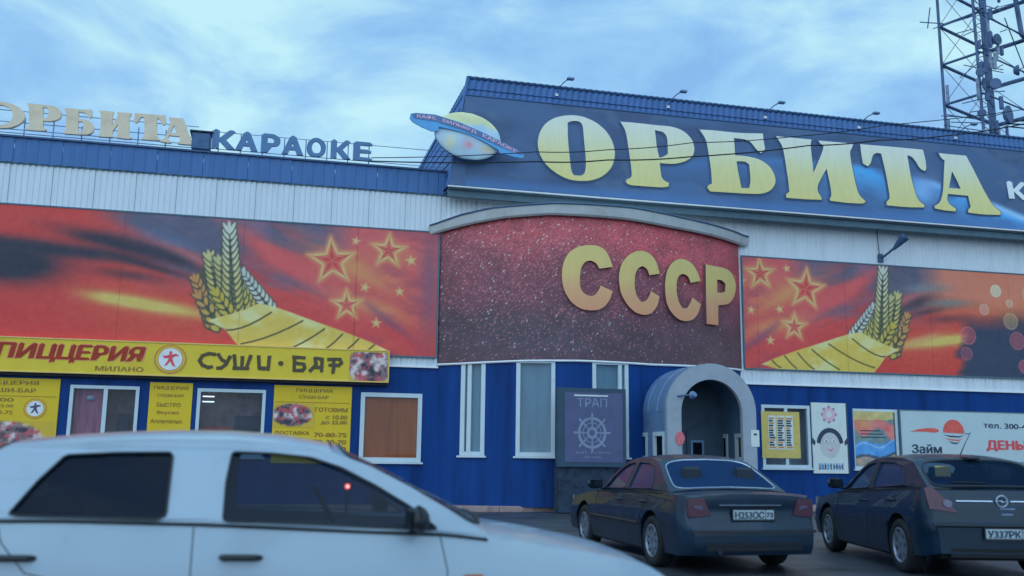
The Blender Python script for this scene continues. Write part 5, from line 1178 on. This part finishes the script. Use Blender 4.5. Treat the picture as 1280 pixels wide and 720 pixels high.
    # screens: curved surface between the rails; body rim around a rounded glass
    def screen(kind, seg_, bulge, inset):
        pa, pb = seg_      # lower point, upper point in (x, z)
        def S(u, v, o=0.):
            x = pa[0]+(pb[0]-pa[0])*v; z = pa[1]+(pb[1]-pa[1])*v; w = gw(x, z); sg = 1 if kind == 'windscreen' else -1
            d = np.array([pb[1]-pa[1], -(pb[0]-pa[0])]); d = d/np.hypot(*d)*(sg if (d[0]*sg > 0) else -sg)
            q = bulge*(1-abs(u)**2.2)*(1-.6*v)+o; zc = (P['crown']*(1-abs(u)**2.6))*v+ (lp(P['centre'], pa[0])-pa[1])*(1-abs(u)**2.4)*(1-v)
            return (x+abs(d[0])*sg*q, w*u, z+abs(d[1])*q*.3+zc)
        nn = 64; il, ir, ib, it = inset
        def rr_(t_, k):   # rounded rectangle ring, k scale
            a = 2*math.pi*t_/nn; c, s_ = math.cos(a), math.sin(a); e_ = .28
            return (math.copysign(abs(c)**e_, c)*k, math.copysign(abs(s_)**e_, s_)*k)
        def ringp(k_out):
            out = []
            for t_ in range(nn):
                cu, cv = rr_(t_, 1.)
                iu, iv = cu*(1-il), (.5+cv*.5)*(1-ib-it)+ib
                a = 2*math.pi*t_/nn; c, s_ = math.cos(a), math.sin(a); mxx = max(abs(c), abs(s_)); ou, ov = max(-1, min(1, cu*1.15)), max(0, min(1, .5+cv*.62))
                out.append((iu+(ou-iu)*k_out, iv+(ov-iv)*k_out))
            return out
        V = []; F = []
        for k in (0, .5, 1.): V += [S(u, v) for u, v in ringp(k)]
        for r_ in range(2):
            for t_ in range(nn): a = r_*nn+t_; b = r_*nn+(t_+1) % nn; F.append((a, b, b+nn, a+nn))
        mk(kind+'_frame', V, F, M[paint], root, smooth=True, local=True)
        rim = ringp(0); V = []; F = []; ks = (1, .85, .6, .3)
        for k in ks: V += [S(u*k, .5+(v-.5)*k+(ib-it)*.5*(1-k)*1.0, -.004) for u, v in rim]
        for r_ in range(len(ks)-1):
            for t_ in range(nn): a = r_*nn+t_; b = r_*nn+(t_+1) % nn; F.append((a, b, b+nn, a+nn))
        F.append(tuple((len(ks)-1)*nn+t_ for t_ in range(nn)))
        g = mk(kind, V, F, M[P.get('screen_glass', glass)], root, smooth=True, local=True)
        mb = MB(); q = [S(u, v, .006) for u, v in rim]; mb.tube(q+[q[0]], P.get('rim_r', .012), 5, cap=False); mb.build('seal', M[P.get('rim_mat', 'dark_plastic')], g, local=True)
        return S
    screen('windscreen', (rail[0], rail[iA]), .07, (.07, .05, .03, .06))
    RS = screen('rear_screen', (rail[-1], rail[iC]), .05, P.get('rear_inset', (.1, .08, .06, .08)))
    # interior: tub, seats, dash
    mb = MB(); zi = P['floor']; mb.box(x0+.5, x1-.75, -W/2+.12, W/2-.12, .28, zi); mb.box(rail[0][0]-.45, rail[0][0]-.02, -W/2+.14, W/2-.14, zi, shoulder(rail[0][0])-.02)
    mb.box(rail[-1][0]+.02, rail[-1][0]+.35, -W/2+.16, W/2-.16, zi, shoulder(rail[-1][0])-.05); mb.build('interior', M['dark_plastic'], root, local=True)
    for x in P['seats']:
        for s in (-1, 1):
            mb = MB(); zt = P['H']-.36; mb.bbox(x-.1, x+.42, s*.36-.24, s*.36+.24, zi, zi+.2, .03)
            mb.add([(x-.12, s*.36-.23, zi+.1), (x+.02, s*.36-.23, zi+.1), (x+.02, s*.36+.23, zi+.1), (x-.12, s*.36+.23, zi+.1), (x-.3, s*.36-.19, zt), (x-.2, s*.36-.19, zt), (x-.2, s*.36+.19, zt), (x-.3, s*.36+.19, zt)], [(0, 3, 2, 1), (4, 5, 6, 7), (0, 1, 5, 4), (1, 2, 6, 5), (2, 3, 7, 6), (3, 0, 4, 7)])
            st_ = mb.build('seat', M['seat_cloth'], root, local=True); MB().bbox(x-.32, x-.22, s*.36-.12, s*.36+.12, zt+.03, zt+.2, .03).build('headrest', M['seat_cloth'], st_, local=True)
    x = P['seats'][0]
    mb = MB(); ctr = Vector((x+.55, .36, zi+.42)); pts = [(ctr.x-.1*math.sin(R(a)), ctr.y+.18*math.cos(R(a)), ctr.z+.17*math.sin(R(a))) for a in range(0, 361, 20)]; mb.tube(pts, .014, 5, cap=False); mb.build('steering_wheel', M['black'], root, local=True)
    # underbody
    mb = MB(); mb.box(ax[1]+ra+.02, ax[0]-ra-.02, -W/2+.09, W/2-.09, .17, .45); mb.box(x0+.12, ax[1]-ra-.02, -W/2+.2, W/2-.2, .24, .5); mb.box(ax[0]+ra+.02, x1-.12, -W/2+.2, W/2-.2, .2, .5); mb.box(x0+.3, x1-.3, -W/2+.36, W/2-.36, .2, .6); mb.build('underbody', M['black'], root, local=True)
    # wheels
    for a in ax:
        for s in (-1, 1):
            yo = s*(W/2-.025); mb = MB(); mb.lathe([(.001, 0), (.05, -.004), (.055, .02), (.001, .02)], (0, 0, 0), 'y', 14)
            def put(mb, nm, mt, par, sm=False):
                V = [(a+v[0], yo+(v[1]*s if True else 0), rw+v[2]) for v in mb.V]; F = mb.F if s < 0 else [f[::-1] for f in mb.F]; return mk(nm, V, F, mt, par, smooth=sm, local=True)
            # profile along y: 0 = outer face, negative = inwards (times s)
            mb.V = [(v[0], -v[1]-.03, v[2]) for v in mb.V]; hub = put(mb, 'wheel', M[P['rim_paint']], root)
            r1 = rw-.11
            t_ = MB().lathe([(r1, -.02), (r1+.02, -.002), (rw-.03, 0.), (rw-.008, -.02), (rw, -.05), (rw, -.16), (rw-.01, -.19), (rw-.04, -.2), (r1, -.19)], (0, 0, 0), 'y', 36); put(t_, 'tyre', M['black'], hub, True)
            rm = MB().lathe([(r1+.004, -.005), (r1-.01, -.0), (r1-.025, -.02), (r1-.03, -.17)], (0, 0, 0), 'y', 36)
            rm.lathe([(r1-.03, -.12), (.001, -.12)], (0, 0, 0), 'y', 24)
            for k in range(P['spokes']):
                an = 2*math.pi*k/P['spokes']; c, s_ = math.cos(an), math.sin(an); w0, w1_ = P.get('spoke_w', (.03, .022)); q = []
                for rr0, ww, yy in ((.03, w0, -.02), (r1-.012, w1_, -.012)):
                    q += [(c*rr0-s_*ww, yy, s_*rr0+c*ww), (c*rr0+s_*ww, yy, s_*rr0-c*ww)]
                q += [(v[0], v[1]-.035, v[2]) for v in q]
                rm.add(q, [(0, 1, 3, 2), (4, 6, 7, 5), (0, 2, 6, 4), (1, 5, 7, 3)])
            put(rm, 'rim', M[P['rim_paint']], hub)
            # liner
            ln = MB(); nn = 14
            for i in range(nn+1):
                an = math.pi*i/nn; ln.V += [(a-(ra+.01)*math.cos(an), s*(W/2-.1), rw+(ra+.01)*math.sin(an)), (a-(ra+.01)*math.cos(an), s*(W/2-.36), rw+(ra+.01)*math.sin(an))]
            for i in range(nn): ln.F.append((2*i, 2*i+2, 2*i+3, 2*i+1))
            ln.build('wheel_liner', M['black'], root, local=True)
    # door seams, handles, sill strips, mirrors
    for s in (1, -1):
        def skin(x, z, o=0.):
            zt, zl = shoulder(x), sill(x); t_ = min(1, max(0, (z-zl)/(zt-zl))); w, _ = side_pt(x, t_, s); return (x, s*(w+o), z)
        for ln_ in P['seams']:
            pts = []
            for (xa, za), (xb, zb_) in zip(ln_, ln_[1:]):
                for k in range(7): pts.append(skin(xa+(xb-xa)*k/6, za+(zb_-za)*k/6, .0))
            MB().tube(pts, .003, 4).build('door_seam', M['black'], root, local=True)
        for hx, hz in P['handles']:
            w = skin(hx, hz)[1]; mb = MB(); 
            mb.tube([(hx-.1, w-s*.01, hz), (hx-.085, w+s*.028, hz+.003), (hx+.07, w+s*.03, hz), (hx+.1, w-s*.01, hz-.004)], [.014, .017, .017, .014], 8)
            mb.build('door_handle', M[P.get('handle_mat', paint)], root, local=True)
        if 'moulding' in P:
            za, zb_ = P['moulding']; pts = [skin(x, (za+zb_)/2, .008) for x in np.linspace(ax[1]+ra+.04, ax[0]-ra-.04, 14)]; MB().tube(pts, .022, 6).build('side_moulding', M[P.get('moulding_mat', 'dark_plastic')], root, local=True)
        mx_, mz = P['mirror']; w = gw(mx_, mz); w2 = abs(skin(mx_, shoulder(mx_))[1]); mb = MB()
        mb.tube([(mx_, s*(w2-.03), mz-.03), (mx_+.0, s*(w2+.05), mz-.02)], .025, 6)
        c = (mx_-.01, s*(w2+.13), mz+.04); n1_, n2_ = 14, 7; b0 = len(mb.V)
        for j in range(n2_+1):
            ph = math.pi*j/n2_
            for i in range(n1_):
                th = 2*math.pi*i/n1_; sx_ = abs(math.sin(ph))**.7; mb.V.append((c[0]+.07*sx_*math.cos(th)-(0 if math.cos(th) > 0 else -.035*sx_), c[1]+.115*math.copysign(abs(math.cos(ph))**.7, math.cos(ph)), c[2]+.075*sx_*math.sin(th)))
        for j in range(n2_):
            for i in range(n1_): a = b0+j*n1_+i; b = b0+j*n1_+(i+1) % n1_; mb.F.append((a, b, b+n1_, a+n1_))
        mr_ = mb.build('wing_mirror', M[P.get('mirror_mat', paint)], root, smooth=True, local=True)
        MB().box(c[0]-.045, c[0]-.036, c[1]-.09, c[1]+.09, c[2]-.055, c[2]+.055).build('mirror_glass', M['mirror_glass'], mr_, local=True)
        MB().tube([skin(x, shoulder(x)-.004, .004) for x in np.linspace(rail[-1][0]+.1, rail[0][0]-.02, 24)], .009, 5).build('waist_strip', M['black' if paint != 'white_paint' else 'black'], root, local=True)
        if 'repeater' in P:
            rx, rz_ = P['repeater']; w = skin(rx, rz_)[1]; MB().box(rx-.05, rx+.05, w-.01 if s > 0 else w-.008, w+.008 if s > 0 else w+.01, rz_-.02, rz_+.02).build('side_repeater', M['amber'], root, local=True)
    # end-face fittings
    def endplate(nm, sgn, poly, o, mt, par=None, th=.02, n=1):
        """outline in (y, z) laid on the rear or front face"""
        pp = [Vector((p[0], p[1], 0)) for p in poly]; tr = tessellate_polygon([pp]); k = len(pp)
        V = [(endx(sgn, p.x, p.y)+sgn*o, p.x, p.y) for p in pp]+[(endx(sgn, p.x, p.y)-sgn*th, p.x, p.y) for p in pp]
        F = [tuple(t) for t in tr]+[(i, (i+1) % k, (i+1) % k+k, i+k) for i in range(k)]
        return mk(nm, V, F, M[mt], par or root, local=True)
    def endstrip(nm, sgn, y0, y1, z0_, z1_, o, mt, par=None, n=10):
        V = []; F = []
        for i in range(n+1):
            y = y0+(y1-y0)*i/n
            for z, oo in ((z0_, -.02), (z0_, o), (z1_, o), (z1_, -.02)): V.append((endx(sgn, y, z)+sgn*oo, y, z))
        for i in range(n):
            for k in range(3): a = 4*i+k; F.append((a, a+1, a+5, a+4))
        F += [(0, 1, 2, 3), tuple(4*n+k for k in (3, 2, 1, 0))]
        return mk(nm, V, F, M[mt], par or root, local=True)
    def nplate(sgn, zc, body, y=0., region=None):
        xx = endx(sgn, 0, zc)+sgn*.03; w_, h_ = .26, .056
        o = MB().bbox(-w_, w_, -.006, .006, -h_, h_, .01); V = [(xx+v[1]*(1), y+v[0], zc+v[2]) for v in o.V]
        pl = mk('number_plate', V, o.F, M['plate'], root, local=True)
        mb = MB(); 
        def PF_(u, v, oo): return (xx+sgn*oo, y-sgn*(-1)*(u*1.0)*1. if False else y+(u if sgn > 0 else -u), zc+v)
        for tx_, a, b, hh in ((body, -.24, .13, .04), (region, .155, .24, .028)):
            if tx_:
                t_ = text('plate_text', tx_, PF_, a, b, -hh, hh, .010, M['ink'], None, bold=.03); t_.parent = pl
        fr = MB(); 
        for (a, b, c, d) in ((-w_-.012, w_+.012, -h_-.012, -h_), (-w_-.012, w_+.012, h_, h_+.012), (-w_-.012, -w_, -h_, h_), (w_, w_+.012, -h_, h_), (.142, .147, -h_, h_)): fr.box(xx-.004, xx+.004 if b-a > .01 else xx+sgn*.009, y+min(a*sgn, b*sgn), y+max(a*sgn, b*sgn), zc+c, zc+d)
        fr.build('plate_frame', M['dark_plastic'], pl, local=True)
        return pl
    P['fit'](root, dict(endplate=endplate, endstrip=endstrip, nplate=nplate, endx=endx, hwx=hwx, gw=gw, RS=RS, shoulder=shoulder, deform=deform, side_pt=side_pt))
    return root
M['white_paint'] = mat('white_paint', (.37, .46, .54), .24, var=.06, scale=1.2, coat=.5, dirt=(.29, .36, .42))
M['seat_cloth'] = mat('seat_cloth', (.02, .03, .045), .8)
M['rear_door_glass'] = glass_mat('rear_door_glass', (.3, .4, .5), .25, body=(.003, .01, .026), ior=1.28)
M['dark_paint'] = mat('dark_paint', (.006, .02, .042), .34, var=.4, scale=2.2, coat=.35, spec=.3, dirt=(.01, .022, .04))  # blue-grey second tone puts the milky veil into the dark paint
M['dark_paint2'] = mat('darkblue_paint', (.006, .02, .042), .34, var=.4, scale=2.0, coat=.35, spec=.3, dirt=(.01, .022, .042))  # veil mixed into the second tone here as well
M['alloy'] = mat('alloy', (.22, .26, .32), .35, .5, var=.3, scale=12)
M['steel_rim'] = mat('steel_rim', (.2, .22, .25), .5, .3)
M['chrome'] = mat('chrome', (.6, .68, .78), .18, .9, var=.05)
M['plate'] = mat('plate', A(104, 138, 168), .4, var=.05)
M['red_lens'] = mat('red_lens', (.075, .014, .03), .3, var=.3, scale=12, coat=.3)
M['pale_lens'] = mat('pale_lens', (.12, .1, .16), .3, var=.3, scale=20, coat=.3)
M['clear_lens'] = mat('clear_lens', (.45, .5, .55), .1, var=.1, scale=20, coat=.6)
M['amber'] = mat('amber_lens', (.5, .16, .05), .3)
M['car_glass'] = glass_mat('car_glass', (.5, .6, .72), .6, body=(.01, .02, .04), ior=1.35)
M['blue_glass'] = glass_mat('dark_tinted_glass', (.2, .3, .42), .12, .1, body=(.02, .05, .12))
M['hatch_glass'] = glass_mat('hatch_glass', (.6, .7, .8), .6, .06, body=(.02, .045, .09))

# --- white saloon driving past, closest to the camera
def fit_white(root, k):
    for s in (-1, 1):
        w = .7
        k['endplate']('headlight', 1, [(s*.36, .54), (s*.64, .54), (s*.64, .62), (s*.4, .62)][::-s], .002, 'clear_lens')
        k['endplate']('tail_light', -1, [(s*.5, .66), (s*.735, .66), (s*.735, .84), (s*.52, .84)][::s], .012, 'red_lens')
    k['endstrip']('grille', 1, -.32, .32, .6, .7, .01, 'dark_plastic'); k['endstrip']('lower_grille', 1, -.5, .5, .3, .4, .01, 'dark_plastic')
    k['endstrip']('bumper_strip', -1, -.7, .7, .48, .53, .015, 'dark_plastic'); k['nplate'](-1, .72, 'К418ТА', region='73'); k['nplate'](1, .4, 'К418ТА', region='73')
    # little red alarm lamp behind the far front window
    l_ = MB().lathe([(.001, -.02), (.013, -.016), (.017, 0), (.013, .016), (.001, .02)], (.3, .28, 1.1), 'y', 12).build('alarm_lamp', M['red_lamp'], root, smooth=True, local=True)
    MB().lathe([(.001, -.026), (.007, -.024), (.007, -.018)], (.3, .28, 1.1), 'y', 8).build('lamp_core', M['red_lamp_core'], l_, local=True)
    MB().tube([(.3, .3, 1.1), (.3, .32, .92)], .008, 5).build('lamp_stalk', M['black'], root, local=True)
white = dict(L=4.25, W=1.69, H=1.42, axles=(1.29, -1.19), rw=.29, paint='white_paint', glass='car_glass', glass2='rear_door_glass', rim_paint='steel_rim', spokes=10, floor=.5, crown=.055, cab_mid=-.35,
    shoulder=[(-2.125, .9), (-1.9, .965), (-1.2, .965), (-.5, .945), (.3, .905), (.78, .885), (1.2, .83), (1.6, .775), (1.95, .705), (2.125, .62)],
    centre=[(-2.125, .93), (-1.9, 1.0), (-1.2, 1.0), (.7, .95), (.95, .94), (1.4, .87), (1.8, .79), (2.0, .73), (2.125, .66)],
    sill=[(-2.125, .3), (-1.9, .26), (-1, .2), (1, .2), (1.9, .24), (2.125, .3)],
    tops=[(-2.125, -1.97), (.98, 2.125)],
    rear_prof=[(.2, .04), (.3, 0), (.55, 0), (.6, .05), (.95, .08)], front_prof=[(.2, .05), (.3, .0), (.52, 0), (.6, .05), (.75, .12)],
    rail=[(1.0, .875), (.78, 1.01), (.57, 1.13), (.36, 1.235), (.14, 1.315), (-.12, 1.358), (-.4, 1.375), (-.7, 1.374), (-.95, 1.362), (-1.2, 1.345), (-1.5, 1.31), (-1.75, 1.18), (-1.9, 1.08), (-2.0, .985)], iA=4, iC=10,
    glasses=[[(.72, .905), (.56, 1.03), (.38, 1.135), (.19, 1.23), (.03, 1.28), (-.17, 1.3), (-.38, 1.305), (-.40, 1.15), (-.40, .955), (0, .945)],
             [(-.68, .965), (-.68, 1.3), (-.95, 1.295), (-1.2, 1.28), (-1.31, 1.15), (-1.42, .985)]],
    seams=[[(-.54, .93), (-.54, .6), (-.5, .24)], [(.72, .88), (.76, .7), (.74, .5), (.7, .26)], [(-1.45, .95), (-1.42, .86), (-1.3, .72), (-.9, .62), (-.84, .26)]],
    handles=[(-.3, .78), (-1.36, .79)], handle_mat='dark_plastic', mirror=(.58, .93), mirror_mat='dark_plastic', moulding=(.5, .56), repeater=(.9, .66), seats=(-.35, -1.15), fit=fit_white)
car('white_car', 'white car passing closest to the camera at the lower left', 'car', (.17, 6.02, 0), 0, white)

# --- dark saloon, seen from behind
def fit_dark(root, k):
    for s in (-1, 1):
        t_ = k['endplate']('tail_light', -1, [(s*.52, .66), (s*.79, .64), (s*.8, .84), (s*.6, .86)][::s], .012, 'red_lens'); k['endplate']('reflector', -1, [(s*.6, .69), (s*.72, .69), (s*.72, .77), (s*.62, .77)][::s], .018, 'pale_lens', t_)
        k['endplate']('headlight', 1, [(s*.4, .58), (s*.76, .58), (s*.77, .72), (s*.44, .72)][::-s], .012, 'clear_lens')
    k['endstrip']('chrome_strip', -1, -.36, .42, .77, .785, .022, 'chrome'); k['endstrip']('bumper_strip', -1, -.78, .78, .47, .5, .015, 'dark_plastic'); k['endstrip']('lower_valance', -1, -.6, .6, .27, .36, .006, 'dark_plastic')
    k['endstrip']('trunk_seam', -1, -.62, .62, .565, .572, .004, 'black'); k['nplate'](-1, .67, 'Н253ОС', region='73'); k['endstrip']('grille', 1, -.34, .34, .52, .68, .01, 'dark_plastic')
    MB().tube([(-2.22, .45, .27), (-2.34, .45, .26)], .03, 10).build('exhaust', M['dark_plastic'], root, local=True)
dark = dict(L=4.62, W=1.78, H=1.36, axles=(1.36, -1.29), rw=.305, paint='dark_paint', glass='blue_glass', screen_glass='blue_glass', rim_paint='alloy', spokes=9, floor=.5, crown=.05, cab_mid=-.35, tumble=.5, rim_mat='chrome', rim_r=.008,
    shoulder=[(-2.31, .86), (-2.15, .88), (-1.3, .89), (-.3, .87), (.8, .835), (1.4, .78), (1.9, .72), (2.31, .6)],
    centre=[(-2.31, .9), (-2.1, .925), (-1.5, .935), (.8, .89), (1.4, .83), (1.9, .76), (2.31, .64)],
    sill=[(-2.31, .22), (-2, .2), (-1, .2), (1, .2), (2, .24), (2.31, .3)], tops=[(-2.31, -1.62), (.8, 2.31)],
    rear_prof=[(.2, .06), (.3, 0), (.52, 0), (.58, .06), (.72, .1), (.8, .075), (.93, .1)], front_prof=[(.2, .05), (.3, 0), (.5, 0), (.6, .06), (.75, .14)],
    rail=[(.86, .845), (.6, 1.0), (.36, 1.14), (.14, 1.25), (-.1, 1.295), (-.4, 1.308), (-.7, 1.3), (-.96, 1.265), (-1.2, 1.15), (-1.45, 1.02), (-1.68, .9)], iA=3, iC=7,
    rear_inset=(.1, .1, .04, .08),
    glasses=[[(.62, .88), (.42, 1.04), (.2, 1.17), (.04, 1.22), (-.2, 1.245), (-.24, .9)], [(-.34, .905), (-.32, 1.245), (-.7, 1.235), (-.9, 1.2), (-1.05, 1.08), (-1.16, .93)]],
    seams=[[(-.29, .86), (-.29, .55), (-.26, .24)], [(.78, .82), (.82, .6), (.78, .26)], [(-1.2, .88), (-1.05, .75), (-.9, .5), (-.86, .26)]],
    handles=[(-.16, .76), (-1.02, .77)], mirror=(.55, .9), moulding=(.47, .52), seats=(-.3, -1.12), fit=fit_dark)
car('dark_saloon', 'dark saloon seen from behind parked in front of the arched entrance', 'car', (5.42, 10.35+2.31, 0), R(90), dark)

# --- dark hatchback at the right edge
def fit_hatch(root, k):
    for s in (-1, 1):
        t_ = k['endplate']('tail_light', -1, [(s*.5, .74), (s*.8, .78), (s*.82, 1.0), (s*.74, 1.03), (s*.62, .9)][::s], .014, 'red_lens'); k['endplate']('reflector', -1, [(s*.6+.05*math.cos(R(a)), .84+.045*math.sin(R(a))) for a in range(0, 360, 30)], .022, 'pale_lens', t_)
        k['endplate']('headlight', 1, [(s*.42, .6), (s*.78, .6), (s*.79, .76), (s*.46, .74)][::-s], .012, 'clear_lens')
    k['endstrip']('chrome_strip', -1, -.5, -.1, .865, .875, .014, 'chrome'); k['endstrip']('chrome_strip', -1, .1, .5, .865, .875, .014, 'chrome')
    k['endstrip']('bumper_step', -1, -.8, .8, .6, .62, .02, 'dark_plastic'); k['endstrip']('lower_valance', -1, -.62, .62, .26, .36, .01, 'dark_plastic'); k['endstrip']('grille', 1, -.3, .3, .58, .7, .01, 'dark_plastic')
    k['nplate'](-1, .52, 'У337РК', region='73')
    xx = k['endx'](-1, 0, .87)-.02; mb = MB(); mb.tube([(xx, .062*math.cos(R(a)), .87+.062*math.sin(R(a))) for a in range(0, 361, 20)], .008, 6, cap=False)
    mb.add([(xx-.005, y, z) for y, z in ((.085, .865), (.0, .885), (.015, .87), (-.085, .875), (.0, .855), (-.015, .868))], [(0, 1, 2), (2, 1, 5), (3, 4, 5), (2, 5, 4)]); mb.build('badge', M['chrome'], root, local=True)
    for zz, w_ in ((.78, .12), (.72, .09)): k['endstrip']('badge_line', -1, -.02-w_, -.02+w_*.4, zz, zz+.015, .004, 'steel')
    MB().tube([(-1.12, -.02, 1.385), (-1.2, -.04, 1.5), (-1.3, -.08, 1.66)], [.008, .005, .003], 5).build('aerial', M['black'], root, local=True)
    MB().bbox(-1.5, -1.28, -.08, .08, 1.33, 1.36, .01).build('brake_lamp', M['dark_plastic'], root, local=True)
    MB().tube([k['RS'](.1+.5*t, .12+.04*t, .02) for t in (0, .25, .5, .75, 1)], .008, 5).build('wiper', M['black'], root, local=True)
    MB().box(-1.53, -1.52, .3, .48, 1.13, 1.25).build('window_sticker', M['yellow_faded'], root, local=True)
hatch = dict(L=4.25, W=1.76, H=1.4, axles=(1.31, -1.28), rw=.315, paint='dark_paint2', glass='blue_glass', screen_glass='hatch_glass', rim_paint='alloy', spokes=7, spoke_w=(.035, .03), floor=.5, crown=.05, cab_mid=-.5, tumble=.42,
    shoulder=[(-2.125, .98), (-1.9, 1.0), (-1.3, .98), (-.3, .93), (.8, .87), (1.4, .8), (1.85, .72), (2.125, .6)],
    centre=[(-2.125, .985), (-1.9, 1.01), (.8, .93), (1.4, .86), (1.85, .77), (2.125, .64)],
    sill=[(-2.125, .3), (-1.9, .25), (-1, .2), (1, .2), (1.9, .24), (2.125, .3)], tops=[(-2.125, -1.9), (.86, 2.125)],
    rear_prof=[(.2, .06), (.3, 0), (.6, 0), (.64, .06), (.85, .09), (1.0, .16)], front_prof=[(.2, .05), (.3, 0), (.5, 0), (.6, .06), (.75, .14)],
    rail=[(.95, .87), (.66, 1.03), (.4, 1.17), (.16, 1.275), (-.1, 1.33), (-.5, 1.352), (-.95, 1.345), (-1.35, 1.3), (-1.6, 1.18), (-1.8, 1.08), (-1.93, 1.0)], iA=3, iC=7,
    rear_inset=(.09, .06, .03, .08),
    glasses=[[(.7, .91), (.46, 1.07), (.24, 1.19), (.04, 1.26), (-.2, 1.285), (-.24, .955)], [(-.34, .96), (-.32, 1.29), (-.8, 1.285), (-1.12, 1.245), (-1.26, 1.12), (-1.34, 1.02)]],
    seams=[[(-.29, .91), (-.29, .55), (-.26, .24)], [(.8, .85), (.84, .6), (.8, .26)], [(-1.25, .96), (-1.06, .78), (-.92, .5), (-.88, .26)]],
    handles=[(-.16, .8), (-1.06, .84)], mirror=(.6, .95), seats=(-.3, -1.12), fit=fit_hatch)
HA = R(90-13.5)
cx_, cy_ = 7.95, 9.35
car('dark_hatchback', 'dark blue hatchback with a round chrome badge parked at the right edge', 'car', (cx_+math.cos(HA)*2.125, cy_+math.sin(HA)*2.125, 0), HA, hatch)
